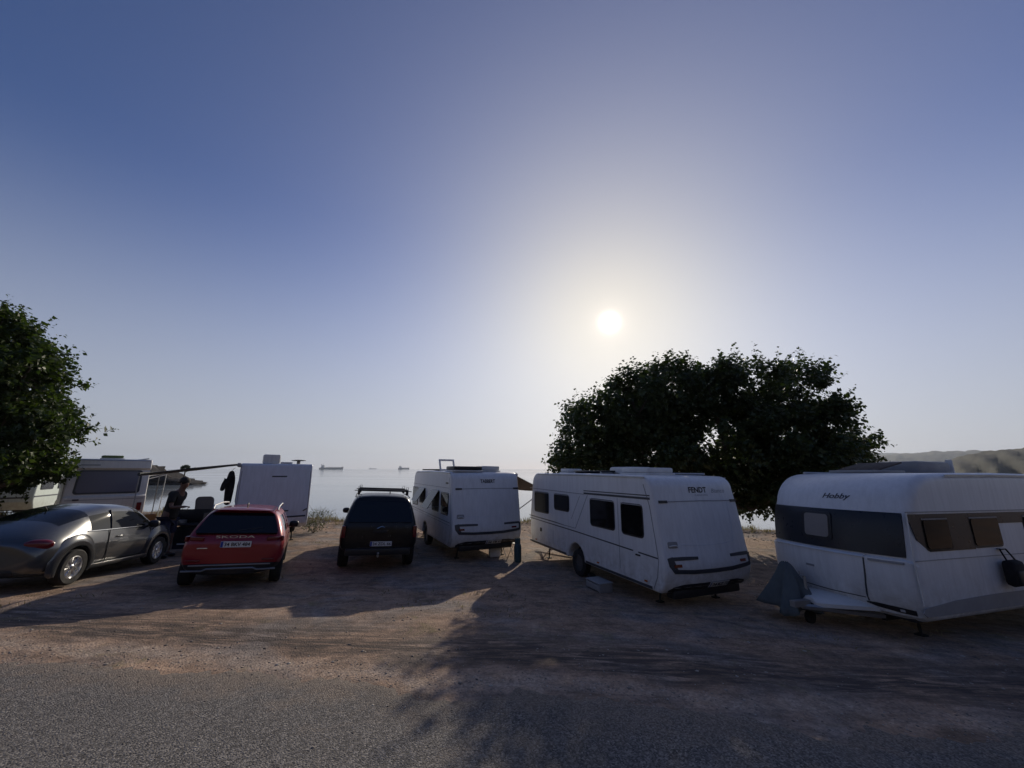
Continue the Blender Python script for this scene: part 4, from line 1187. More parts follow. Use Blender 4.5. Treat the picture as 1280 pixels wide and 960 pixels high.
# ================================================================== cars
def eval_mesh(o):
    dg = bpy.context.evaluated_depsgraph_get(); dg.update()
    return bpy.data.meshes.new_from_object(o.evaluated_get(dg))
def car_shell(parent, stations, tag, cap_tag, arches, slots, levels=2):
    """stations: rear->front rings of 8 half points (x, y, z), p0 bottom centre ... p7 roof centre.
    tag(i, j) -> slot of ring segment i between stations j and j+1. Returns objects by slot."""
    ns = len(stations); vs = []; fs = []; mi = []
    for st in stations:
        vs += [Vector(p) for p in st] + [Vector((-p[0], p[1], p[2])) for p in st[6:0:-1]]
    n = 14
    for j in range(ns - 1):
        for k in range(n):
            i = k if k < 7 else 13 - k
            fs.append((j * n + k, (j + 1) * n + k, (j + 1) * n + (k + 1) % n, j * n + (k + 1) % n)); mi.append(tag(i, j))
    for j, e in ((0, 0), (ns - 1, 1)):
        b = j * n
        for i in range(7):
            if i == 0: f = (b, b + 1, b + 13)
            elif i == 6: f = (b + 6, b + 7, b + 8)
            else: f = (b + i, b + i + 1, b + 13 - i, b + 14 - i)
            fs.append(f); mi.append(cap_tag(i, e))
    me = bpy.data.meshes.new('cage'); me.from_pydata(vs, [], fs)
    for m in slots: me.materials.append(m[1])
    me.polygons.foreach_set('material_index', mi); me.update()
    bm = bmesh.new(); bm.from_mesh(me); bmesh.ops.recalc_face_normals(bm, faces=bm.faces); bm.to_mesh(me); bm.free()
    o = bpy.data.objects.new('cage', me); COL.objects.link(o)
    md = o.modifiers.new('s', 'SUBSURF'); md.levels = levels; md.render_levels = levels
    cut = MB()
    for (x0, x1, y, z, r) in arches:
        cut.lathe([(r, 0), (r, abs(x1 - x0))], 40, Matrix.Translation((min(x0, x1), y, z)) @ Matrix.Rotation(PI / 2, 4, 'Y'))
    co = cut.build('cut', slots[3][1], None)
    md = o.modifiers.new('b', 'BOOLEAN'); md.object = co; md.operation = 'DIFFERENCE'; md.solver = 'EXACT'
    try: md.material_mode = 'TRANSFER'
    except Exception: pass
    full = eval_mesh(o)
    mats = [m for m in full.materials]
    bpy.data.objects.remove(o); bpy.data.objects.remove(co)
    out = {}
    bm = bmesh.new(); bm.from_mesh(full)
    names = {m[1].name: k for k, m in enumerate(slots)}
    lay = [names.get(m.name if m else '', 0) for m in mats]
    groups = {}
    for f in bm.faces: groups.setdefault(lay[f.material_index] if f.material_index < len(lay) else 0, []).append(f)
    for s, fl in groups.items():
        nm, m, islands = slots[s]
        parts = []
        if islands:
            left = set(fl)
            while left:
                seed = left.pop(); comp = [seed]; stack = [seed]
                while stack:
                    f = stack.pop()
                    for e in f.edges:
                        for g in e.link_faces:
                            if g in left: left.discard(g); comp.append(g); stack.append(g)
                parts.append(comp)
        else: parts = [fl]
        for comp in parts:
            vm = {}; V = []; Fc = []
            for f in comp:
                row = []
                for v in f.verts:
                    if v.index not in vm: vm[v.index] = len(V); V.append(tuple(v.co))
                    row.append(vm[v.index])
                Fc.append(row)
            me2 = bpy.data.meshes.new(nm); me2.from_pydata(V, [], Fc); me2.update()
            out.setdefault(nm, []).append(link_mesh(nm, me2, m, parent, 42))
    bm.free()
    return out

def mirror(parent, x, y, z, s, mcol):
    o = MB().ell((s * (x + .10), y, z), (.115, .075, .085), None, 14, 8, .75).build('wing_mirror', mcol, parent, 60)
    MB().tube([(s * (x - .03), y + .03, z - .06), (s * (x + .05), y + .01, z - .04)], .022, 6).build('stalk', M['black'], o)
    return o

# ---- small rounded grey coupe
def grey_coupe():
    m4 = pose(-9.75, 9.15, 12.5, 1.27, .78)
    t = thing('car', 'grey rounded two-door car with silver spoked wheels and bulging wings', 'car', m4, 'cars parked before the caravans')
    def S(y, zb, w1, p2, p3, p4, p5, p6, z7, dy=(0, 0, 0, 0)):
        return [(0, y, zb), (w1, y, zb), (p2[0], y, p2[1]), (p3[0], y, p3[1]), (p4[0], y + dy[0], p4[1]), (p5[0], y + dy[1], p5[1]), (p6[0], y + dy[2], p6[1]), (0, y + dy[3], z7)]
    st = [
        S(-2.14, .34, .42, (.56, .42), (.60, .60), (.50, .74), (.36, .80), (.2, .82), .825),
        S(-2.03, .27, .60, (.76, .36), (.81, .64), (.68, .86), (.52, .92), (.3, .95), .96),
        S(-1.75, .22, .70, (.86, .30), (.895, .70), (.76, .935), (.60, 1.03), (.38, 1.09), 1.11),
        S(-1.55, .21, .70, (.87, .28), (.905, .72), (.775, .95), (.635, 1.10), (.42, 1.175), 1.20),
        S(-1.20, .20, .70, (.87, .27), (.90, .72), (.785, .955), (.655, 1.215), (.46, 1.305), 1.34),
        S(-.98, .20, .70, (.86, .26), (.885, .70), (.80, .955), (.66, 1.29), (.48, 1.385), 1.42),
        S(-.42, .20, .70, (.845, .26), (.86, .62), (.815, .955), (.672, 1.375), (.49, 1.475), 1.505),
        S(-.34, .20, .70, (.845, .26), (.858, .62), (.815, .955), (.672, 1.382), (.49, 1.482), 1.51),
        S(.20, .20, .70, (.845, .26), (.855, .60), (.815, .955), (.672, 1.378), (.49, 1.48), 1.51),
        S(.62, .20, .70, (.85, .26), (.865, .64), (.812, .955), (.665, 1.315), (.48, 1.43), 1.465),
        S(1.00, .20, .70, (.86, .27), (.89, .70), (.80, .955), (.68, 1.085), (.50, 1.19), 1.225),
        S(1.17, .20, .70, (.87, .28), (.90, .70), (.78, .94), (.65, 1.01), (.48, 1.065), 1.085),
        S(1.55, .22, .66, (.86, .30), (.885, .66), (.72, .85), (.54, .915), (.34, .95), .965),
        S(1.95, .26, .56, (.74, .36), (.78, .56), (.62, .70), (.44, .755), (.26, .785), .79),
        S(2.13, .34, .40, (.54, .42), (.56, .52), (.44, .60), (.32, .635), (.18, .65), .655)]
    def tag(i, j):
        if i == 4 and j in (5, 6, 7, 8, 9): return 1
        if i in (5, 6) and j in (3, 4): return 1
        if i in (5, 6) and j in (9, 10): return 1
        if i in (0,): return 2
        return 0
    r = car_shell(t, st, tag, lambda i, e: 2 if i == 0 else 0,
                  [(s * .58, s * 1.2, y, .335, .375) for s in (-1, 1) for y in (-1.27, 1.27)],
                  [('body', M['beetle'], False), ('window', M['glass'], True), ('underbody', M['black'], False), ('wheel_arch', M['dark'], True)])
    body = r['body'][0]
    for s in (-1, 1):
        for y in (-1.27, 1.27):
            # bulging wing lip round the wheel
            vs = []; fs = []; K = 26
            pr = [(.375, .872), (.385, .908), (.43, .918), (.52, .902), (.60, .84)]
            for k in range(K + 1):
                a = R(-18 + 216 * k / K)
                fade = abs(math.sin(PI * k / K)) ** .35
                for rad, xx in pr:
                    rad2 = .375 + (rad - .375) * (.35 + .65 * fade)
                    xx2 = .84 + (xx - .84) * (.55 + .45 * fade)
                    vs.append((s * xx2, y + rad2 * math.cos(a), .335 + rad2 * math.sin(a)))
            n = len(pr)
            for k in range(K):
                for i in range(n - 1): fs.append((k * n + i, k * n + i + 1, (k + 1) * n + i + 1, (k + 1) * n + i))
            MB().add(vs, fs).build('wing', M['beetle'], t, 50)
            wheel(t, s * .80, y, .325, .325, .215, 'spoke', s)
        # sill with bright strip
        sl = MB().bbox((s * .868, 0, .27), (.07, 1.75, .075), .02).build('sill', M['black'], t)
        MB().bbox((s * .900, 0, .300), (.016, 1.72, .022), .006).build('sill_strip', M['chrome'], sl)
        MB().tube([(s * .806, -.40, .955), (s * .748, -.385, 1.16), (s * .655, -.36, 1.36)], .018, 6).build('door_pillar', M['black'], t)
        # belt moulding and window surround
        MB().tube([(s * .800, -1.02, .962), (s * .824, -.4, .962), (s * .824, .4, .962), (s * .806, 1.0, .962)], .010, 6).build('belt_strip', M['chrome'], t)
        MB().ell((s * .862, -.14, .80), (.02, .10, .02), None, 10, 6).build('door_handle', M['beetle'], t)
        mirror(t, .83, .80, 1.00, s, M['black'])
        # rear lamp: flattened oval wrapping the corner
        MB().ell((s * .690, -1.915, .80), (.20, .085, .095), Matrix.Rotation(s * R(38), 3, 'Z'), 18, 10, .85).build('tail_light', M['lens_red'], t)
        MB().ell((s * .62, 1.90, .63), (.15, .10, .13), None, 16, 9).build('headlight', M['lens_clear'], t)
        MB().tube([(s * .854, -.44, .30), (s * .864, -.47, .62), (s * .820, -.45, .94)], .008, 5).build('door_joint', M['black'], t)
        MB().tube([(s * .854, .82, .30), (s * .870, .92, .62), (s * .820, .90, .93)], .008, 5).build('door_joint', M['black'], t)
    MB().bbox((0, -2.03, .36), (1.15, .16, .14), .05).build('rear_bumper', M['black'], t)
    MB().tube([(.0, -1.05, 1.385), (0, -1.12, 1.45)], .010, 6).build('antenna', M['black'], t)
    MB().ell((0, -2.02, .86), (.055, .02, .055), None, 14, 7).build('badge', M['chrome'], t)
    rs = lambda u, v, o: Vector((u, -2.135 - o, v))
    number_plate(rs, 0, .56, '34 BTL 19', t)
grey_coupe()

# ---- red crossover
def red_car():
    m4 = pose(-6.58, 10.05, 27.5, 1.32, .77)
    t = thing('car', 'red crossover car with pale roof rails seen from behind', 'car', m4, 'cars parked before the caravans')
    def S(y, zb, w1, p2, p3, p4, p5, p6, z7, dy=(0, 0, 0, 0), d2=0, d3=0):
        return [(0, y, zb), (w1, y, zb), (p2[0], y + d2, p2[1]), (p3[0], y + d3, p3[1]), (p4[0], y + dy[0], p4[1]), (p5[0], y + dy[1], p5[1]), (p6[0], y + dy[2], p6[1]), (0, y + dy[3], z7)]
    st = [
        S(-2.10, .30, .50, (.74, .48), (.80, .80), (.73, 1.04), (.57, 1.42), (.44, 1.475), 1.49, (.06, .42, .48, .49), .01, -.02),
        S(-2.02, .27, .58, (.83, .46), (.865, .80), (.80, 1.04), (.625, 1.43), (.47, 1.50), 1.515, (.06, .40, .46, .47), .01, 0),
        S(-1.72, .24, .66, (.88, .40), (.895, .78), (.845, 1.03), (.66, 1.43), (.49, 1.518), 1.535, (.04, .26, .28, .28)),
        S(-1.30, .23, .68, (.89, .36), (.897, .76), (.858, 1.02), (.675, 1.432), (.50, 1.525), 1.545, (0, .1, .1, .1)),
        S(-.75, .22, .70, (.87, .32), (.878, .70), (.86, 1.01), (.685, 1.43), (.505, 1.528), 1.55),
        S(-.66, .22, .70, (.87, .32), (.878, .70), (.86, 1.01), (.685, 1.43), (.505, 1.528), 1.55),
        S(.10, .22, .70, (.868, .30), (.876, .68), (.86, 1.00), (.685, 1.425), (.505, 1.52), 1.54),
        S(.18, .22, .70, (.868, .30), (.876, .68), (.86, 1.00), (.685, 1.423), (.505, 1.518), 1.538),
        S(.62, .22, .70, (.87, .30), (.88, .70), (.858, .995), (.675, 1.37), (.50, 1.47), 1.49),
        S(1.02, .23, .70, (.88, .33), (.895, .74), (.845, .985), (.72, 1.08), (.54, 1.15), 1.17),
        S(1.32, .24, .68, (.885, .36), (.897, .76), (.81, .94), (.66, .985), (.48, 1.02), 1.03),
        S(1.80, .25, .62, (.83, .40), (.86, .70), (.74, .86), (.58, .91), (.4, .93), .94),
        S(2.10, .32, .48, (.66, .44), (.70, .62), (.58, .74), (.44, .78), (.3, .79), .795)]
    def tag(i, j):
        if i == 4 and j in (2, 3, 5, 7, 8): return 1
        if i in (5, 6) and j in (8, 9): return 1
        if i <= 1: return 2
        return 0
    def ctag(i, e):
        if e == 0: return 2 if i <= 1 else 0
        return 2 if i <= 1 else 0
    car_shell(t, st, tag, ctag, [(s * .58, s * 1.2, y, .345, .385) for s in (-1, 1) for y in (-1.32, 1.32)],
              [('body', M['red_paint'], False), ('window', M['glass'], True), ('bumper', M['black'], False), ('wheel_arch', M['dark'], True)])
    for s in (-1, 1):
        for y in (-1.32, 1.32): wheel(t, s * .785, y, .335, .335, .215, 'spoke', s)
        rl = MB().tube([(s * .60, -1.45, 1.49), (s * .605, -1.35, 1.555), (s * .61, -.4, 1.585), (s * .60, .35, 1.565), (s * .595, .50, 1.515)], .018, 8)
        rl.build('roof_rail', M['steel'], t)
        mirror(t, .86, .68, 1.03, s, M['black'])
        # wrap-round tail lamps, a slim C
        q = MB()
        q.bbox((s * .645, -2.048, .955), (.24, .05, .085), .02, Matrix.Rotation(s * R(16), 3, 'Z'))
        q.bbox((s * .795, -1.955, .95), (.05, .18, .10), .02, Matrix.Rotation(s * R(20), 3, 'Z'))
        q.build('tail_light', M['lens_red'], t)
        MB().ell((s * .64, 1.92, .70), (.18, .10, .06), None, 14, 7, .8).build('headlight', M['lens_clear'], t)
        MB().bbox((s * .62, -2.105, .56), (.22, .02, .035), .01).build('reflector', M['lens_red'], t)
        MB().tube([(s * .880, -.70, .36), (s * .886, -.70, .7), (s * .872, -.70, 1.0)], .004, 4).build('door_joint', M['black'], t)
        MB().bbox((s * .882, -.5, .92), (.03, .18, .028), .01).build('door_handle', M['red_paint'], t)
    MB().ell((0, -1.30, 1.575), (.018, .09, .05), None, 10, 7).build('roof_fin_antenna', M['black'], t)
    rw = lambda u, v, o: Vector((u, -2.06 + (v - 1.04) * .98 - o, v + o * .7))
    MB().patch(rw, rrect(-.72, .72, 1.055, 1.425, .05, 4, .15, -.15), -.05, .012, 4).build('rear_window', M['glass'], t)
    MB().bbox((0, -1.68, 1.485), (1.10, .16, .022), .010).build('roof_spoiler', M['red_paint'], t)
    rs = lambda u, v, o: Vector((u, -2.125 - o, v))
    text_on(rs, 'SKODA', -.34, .972, .66, .050, M['chrome'], t, o=.004)
    number_plate(rs, 0.02, .855, '34 BKV 484', t, o=.006)
    MB().bbox((-.52, -2.112, .785), (.17, .012, .022), .004).build('badge', M['chrome'], t)
    MB().bbox((0, -2.105, .475), (1.36, .03, .022), .008).build('bumper_trim', M['plastic_grey'], t)
    sk = MB()
    sk.tube([(-.78, -2.06, .375), (-.46, -2.10, .375), (-.38, -2.12, .41), (.38, -2.12, .41), (.46, -2.10, .375), (.78, -2.06, .375)], .016, 6)
    sk.build('skid_trim', M['steel'], t)
    w = MB().tube([(0, -2.02, 1.10), (.15, -1.99, 1.13), (.42, -1.96, 1.16)], .010, 6).build('rear_wiper', M['black'], t)
red_car()

# ---- black pick-up with a hard canopy
def pickup():
    m4 = pose(-4.25, 12.75, 19.5, 1.55, .82)
    t = thing('pickup_truck', 'black pick-up with a hard canopy over its bed and a bar rack on top', 'pickup truck', m4, 'cars parked before the caravans')
    def S(y, zb, w1, p2, p3, p4, p5, p6, z7, dy=(0, 0, 0, 0)):
        return [(0, y, zb), (w1, y, zb), (p2[0], y, p2[1]), (p3[0], y, p3[1]), (p4[0], y + dy[0], p4[1]), (p5[0], y + dy[1], p5[1]), (p6[0], y + dy[2], p6[1]), (0, y + dy[3], z7)]
    st = [
        S(-2.55, .50, .60, (.84, .58), (.88, .85), (.84, 1.14), (.66, 1.72), (.56, 1.80), 1.82, (.01, .30, .34, .34)),
        S(-2.47, .46, .70, (.92, .56), (.955, .85), (.91, 1.15), (.72, 1.74), (.59, 1.835), 1.855, (.01, .28, .32, .32)),
        S(-2.10, .44, .74, (.955, .52), (.97, .85), (.93, 1.15), (.75, 1.745), (.62, 1.845), 1.865, (0, .15, .15, .15)),
        S(-1.55, .44, .74, (.965, .50), (.975, .85), (.935, 1.15), (.755, 1.745), (.62, 1.845), 1.87),
        S(-.62, .44, .74, (.955, .48), (.965, .85), (.935, 1.15), (.755, 1.745), (.62, 1.845), 1.87),
        S(-.50, .44, .74, (.955, .48), (.965, .85), (.935, 1.15), (.75, 1.73), (.62, 1.825), 1.845),
        S(.20, .42, .74, (.95, .46), (.96, .85), (.93, 1.14), (.745, 1.70), (.61, 1.80), 1.82),
        S(.30, .42, .74, (.95, .46), (.96, .85), (.93, 1.14), (.745, 1.70), (.61, 1.80), 1.82),
        S(.75, .42, .74, (.95, .46), (.96, .85), (.925, 1.13), (.73, 1.60), (.60, 1.70), 1.72),
        S(1.22, .42, .74, (.955, .48), (.968, .85), (.91, 1.12), (.80, 1.22), (.62, 1.28), 1.30),
        S(1.55, .44, .74, (.965, .50), (.975, .85), (.88, 1.06), (.74, 1.12), (.56, 1.15), 1.16),
        S(2.20, .44, .70, (.93, .52), (.95, .82), (.85, .99), (.70, 1.06), (.5, 1.09), 1.10),
        S(2.62, .48, .60, (.80, .56), (.84, .78), (.74, .92), (.6, .97), (.4, .99), 1.0)]
    def tag(i, j):
        if i == 4 and j in (2, 3, 5, 7, 8): return 1
        if i in (5, 6) and j in (8,): return 1
        if i <= 1: return 2
        return 0
    def ctag(i, e):
        if e == 0: return 2 if i <= 1 else 0
        return 2 if i <= 1 else 0
    car_shell(t, st, tag, ctag, [(s * .60, s * 1.3, y, .40, .455) for s in (-1, 1) for y in (-1.55, 1.55)],
              [('body', M['black_paint'], False), ('window', M['glass'], True), ('bumper', M['black'], False), ('wheel_arch', M['dark'], True)])
    for s in (-1, 1):
        for y in (-1.55, 1.55): wheel(t, s * .835, y, .39, .39, .25, 'spoke', s)
        mirror(t, .93, 1.02, 1.20, s, M['black'])
        MB().bbox((s * .865, -2.50, .98), (.10, .10, .30), .03).build('tail_light', M['lens_red'], t)
        MB().ell((s * .74, 2.45, .86), (.16, .08, .08), None, 14, 7, .8).build('headlight', M['lens_clear'], t)
        MB().tube([(s * .70, -2.0, 1.80), (s * .71, -1.0, 1.835), (s * .70, .1, 1.80)], .016, 6).build('roof_rail', M['black'], t)
        MB().tube([(s * .958, -.56, .52), (s * .968, -.56, .85), (s * .94, -.56, 1.13)], .005, 4).build('door_joint', M['dark'], t)
    rw = lambda u, v, o: Vector((u, -2.535 + (v - 1.14) * .50 - o, v + o * .4))
    MB().patch(rw, rrect(-.80, .80, 1.20, 1.70, .06, 4, .12, -.12), -.05, .012, 4).build('rear_window', M['glass'], t)
    for y in (-1.75, -.35):
        bar = MB().bbox((0, y, 1.965), (1.36, .09, .055), .018).build('rack_bar', M['black'], t)
        cl = MB()
        for s in (-1, 1):
            cl.bbox((s * .64, y, 1.90), (.07, .12, .12), .02)
            cl.tube([(s * .60, y - .02, 1.99), (s * .605, y - .03, 2.06), (s * .66, y - .03, 2.065), (s * .665, y - .02, 1.99)], .007, 5)
            cl.tube([(s * .68, y, 1.955), (s * .76, y, 1.95)], .012, 5)
        cl.build('clamp', M['black'], bar)
    rs = lambda u, v, o: Vector((u, -2.575 - o, v))
    number_plate(rs, .05, .70, '34 ZDL 66', t, o=.02)
    MB().bbox((0, -2.575, .52), (1.55, .14, .16), .03).build('rear_bumper', M['black'], t)
    MB().bbox((0, -2.565, .98), (.34, .02, .07), .012).build('tailgate_handle', M['black'], t)
    MB().tube([(-.08, -2.57, 1.06), (.02, -2.575, 1.11), (.10, -2.575, 1.09)], .007, 5).build('badge', M['chrome'], t)
    MB().tube([(0, -2.6, .44), (0, -2.74, .44)], .028, 8).ell((0, -2.75, .50), (.03, .03, .03), None, 10, 7).build('tow_ball', M['steel'], t)
    MB().tube([(.0, -2.42, 1.24), (.2, -2.38, 1.27), (.45, -2.37, 1.28)], .008, 5).build('rear_wiper', M['black'], t)
    MB().bbox((.2, -1.2, 1.90), (.03, .08, .09), .01).build('roof_fin_antenna', M['black'], t)
pickup()

# ================================================================== trees
def leafy(name, shoots, leaf, m, seed, parent, per=11):
    """shoots: array (n, 6) start + direction*length; leaves are folded diamonds set along each shoot"""
    r = np.random.default_rng(seed); n = len(shoots)
    S0 = np.repeat(shoots[:, :3], per, 0); D = np.repeat(shoots[:, 3:], per, 0)
    N = n * per
    t = (np.tile(np.arange(per), n) + r.random(N)) / per
    p = S0 + D * t[:, None]; p[:, 2] -= .10 * t ** 2 * np.linalg.norm(D[:, :2], axis=1)
    d = D / (np.linalg.norm(D, axis=1, keepdims=True) + 1e-9)
    a = r.normal(0, 1, (N, 3)); a -= d * (a * d).sum(1, keepdims=True); a /= np.linalg.norm(a, axis=1, keepdims=True)
    ax = a * .9 + d * .45 + np.array([0, 0, -.30]); ax /= np.linalg.norm(ax, axis=1, keepdims=True)
    sd = np.cross(ax, r.normal(0, .6, (N, 3)) + np.array([0, 0, 1.0])); sd /= np.linalg.norm(sd, axis=1, keepdims=True) + 1e-9
    nn = np.cross(sd, ax)
    L = leaf * (.38 + 1.0 * r.random(N)) * (1.05 - .45 * t); w = L * (.30 + .14 * r.random(N))
    b = p; mid = p + ax * (L * .45)[:, None]
    droop = nn * (L * .10)[:, None]
    v = np.stack([b, mid + sd * w[:, None] + droop, p + ax * L[:, None], mid - sd * w[:, None] + droop], 1).reshape(-1, 3)
    f = np.stack([np.array([(0, 1, 2), (0, 2, 3)])] * N) + (np.arange(N) * 4)[:, None, None]
    return raw_mesh(name, v, f.reshape(-1, 3), m, parent)

def make_tree(label, base, lobes, trunk, limbs_n, clumps_per, shoots_per, leaf, m, seed, flat=.55):
    r = np.random.default_rng(seed)
    bz = float(terrain(base[0], base[1]))
    M4 = Matrix.Translation((base[0], base[1], bz))
    t = thing('tree', label, 'tree', M4)
    wood = MB()
    fork = Vector(trunk[-1][:3])
    wood.tube([Vector(p[:3]) for p in trunk], [p[3] for p in trunk], 10)
    cl = []
    for (cx, cy, cz, rx, ry, rz, wgt) in lobes:
        k = int(clumps_per * wgt)
        u = r.normal(0, 1, (k, 3)); u /= np.linalg.norm(u, axis=1, keepdims=True)
        rad = .35 + .65 * r.random(k) ** .45
        c = np.array([cx, cy, cz]) + u * rad[:, None] * np.array([rx, ry, rz])
        cl += [(c[i], u[i], rad[i]) for i in range(k)]
    sh = []
    for c, u, rad in cl:
        k = int(shoots_per * (.6 + .8 * r.random()))
        st = c + r.normal(0, .20, (k, 3)) * np.array([1.2, 1.2, .8])
        dr = u * (.55 + .5 * rad) + np.array([0, 0, .42]) + r.normal(0, .55, (k, 3))
        dr /= np.linalg.norm(dr, axis=1, keepdims=True)
        ln = .30 + .45 * r.random(k)
        sh.append(np.concatenate([st, dr * ln[:, None]], 1))
    sh = np.concatenate(sh)
    # some longer leading shoots breaking the outline
    k = int(len(cl) * .9)
    pick = r.choice(len(cl), k, replace=False)
    ex = []
    for i in pick:
        c, u, rad = cl[i]
        if rad < .6: continue
        d = u * .8 + np.array([0, 0, .55]) + r.normal(0, .25, 3); d /= np.linalg.norm(d)
        ex.append(np.concatenate([c, d * (.7 + .6 * r.random())]))
    if ex: sh = np.concatenate([sh, np.array(ex), np.array(ex) + np.concatenate([r.normal(0, .05, (len(ex), 3)), np.zeros((len(ex), 3))], 1)])
    # limbs: fork -> lobe centres -> clumps
    for (cx, cy, cz, rx, ry, rz, wgt) in lobes:
        e = Vector((cx, cy, cz - rz * .3)); mid = fork.lerp(e, .5) + Vector(r.normal(0, .2, 3)) - Vector((0, 0, .25 * (e - fork).length * .3))
        wood.tube([fork, mid, e], [trunk[-1][3] * .6, trunk[-1][3] * .42, trunk[-1][3] * .25], 7)
    for i in r.choice(len(cl), min(limbs_n, len(cl)), replace=False):
        c = Vector(cl[i][0]); j = min(range(len(lobes)), key=lambda q: (Vector(lobes[q][:3]) - c).length)
        s = Vector(lobes[j][:3]) - Vector((0, 0, lobes[j][5] * .3)); mid = s.lerp(c, .5) + Vector(r.normal(0, .12, 3))
        wood.tube([s, mid, c], [.045, .03, .012], 5, False)
    wood.build('trunk', M['bark'], t, 60)
    leafy('crown', sh, leaf, m, seed + 1, t)
    return t
# broad tree behind the near vans: crown from x -0.5..13.5 m at 15 m
def at(px, py, D):
    """world x, z of an image point at ground distance D (only used to size the crown outlines)"""
    th = math.atan(106 / 480); u = px - 640; v = 480 - py
    fw = 480 * math.cos(th) - v * math.sin(th); up = v * math.cos(th) + 480 * math.sin(th)
    return u / fw * D, CAM_Z + up / fw * D
def lobe_from(base, D, px, py, rpx, rpz, ry, w, dy=0.0):
    x, z = at(px, py, D + dy); bz = float(terrain(base[0], base[1]))
    s = (D + dy) / 490.0
    return (x - base[0], D + dy - base[1], z - bz, rpx * s, ry, rpz * s, w)
tb = (8.6, 16.2); TD = 16.0
lobesR = [lobe_from(tb, TD, *a) for a in (
    (748, 537, 42, 46, 1.6, .72, .3), (797, 508, 46, 36, 1.7, .74, -.6), (885, 480, 34, 24, 1.4, .4, .2), (838, 495, 46, 38, 1.8, .62, .4), (932, 492, 50, 36, 1.9, .66, .0),
    (993, 497, 36, 36, 1.6, .6, .5), (1030, 528, 24, 30, 1.3, .4, -.3), (1062, 555, 22, 12, 1.0, .2, .2), (990, 560, 56, 40, 2.2, 1.1, -.5),
    (900, 555, 80, 50, 2.6, 1.7, .5), (805, 570, 66, 40, 2.4, 1.3, .3), (825, 535, 50, 36, 2.0, .7, .8), (985, 608, 45, 24, 1.6, .6, -.6), (710, 577, 17, 14, 1.0, .22, 0), (940, 600, 50, 30, 1.8, .6, .8), (1035, 575, 30, 22, 1.3, .4, .3))]
make_tree('broad dark-leaved tree with spiky upright shoots standing behind the caravans by the shore', tb, lobesR,
          [(0, 0, -.15, .30), (-.05, .02, .5, .23), (.08, 0, 1.1, .20), (-.1, .1, 1.7, .22)], 70, 52, 19, .20, M['leaf'], 31)
tl = (-17.3, 13.2); LD = 13.0
lobesL = [lobe_from(tl, LD, *a) for a in (
    (-10, 425, 26, 30, 1.1, .5, 0), (-18, 480, 58, 55, 1.8, 1.0, .2), (30, 468, 26, 24, 1.0, .38, -.2), (46, 538, 26, 18, 1.0, .34, .1), (-4, 555, 52, 36, 1.6, .8, -.1), (28, 585, 24, 14, .9, .25, 0),
    (-48, 520, 80, 80, 2.2, 1.2, .3), (-118, 480, 80, 90, 2.4, 1.1, .2), (-28, 590, 50, 16, 1.3, .5, .2), (-68, 430, 60, 60, 2.0, .8, .3), (-188, 540, 70, 70, 2.2, .7, .3))]
make_tree('bushy green tree overhanging the older caravan beside the grey car', tl, lobesL,
          [(0, 0, -.15, .26), (.05, .02, .5, .2), (-.05, 0, 1.1, .18), (-.1, .05, 1.6, .19)], 50, 46, 17, .20, M['leaf_b'], 57)

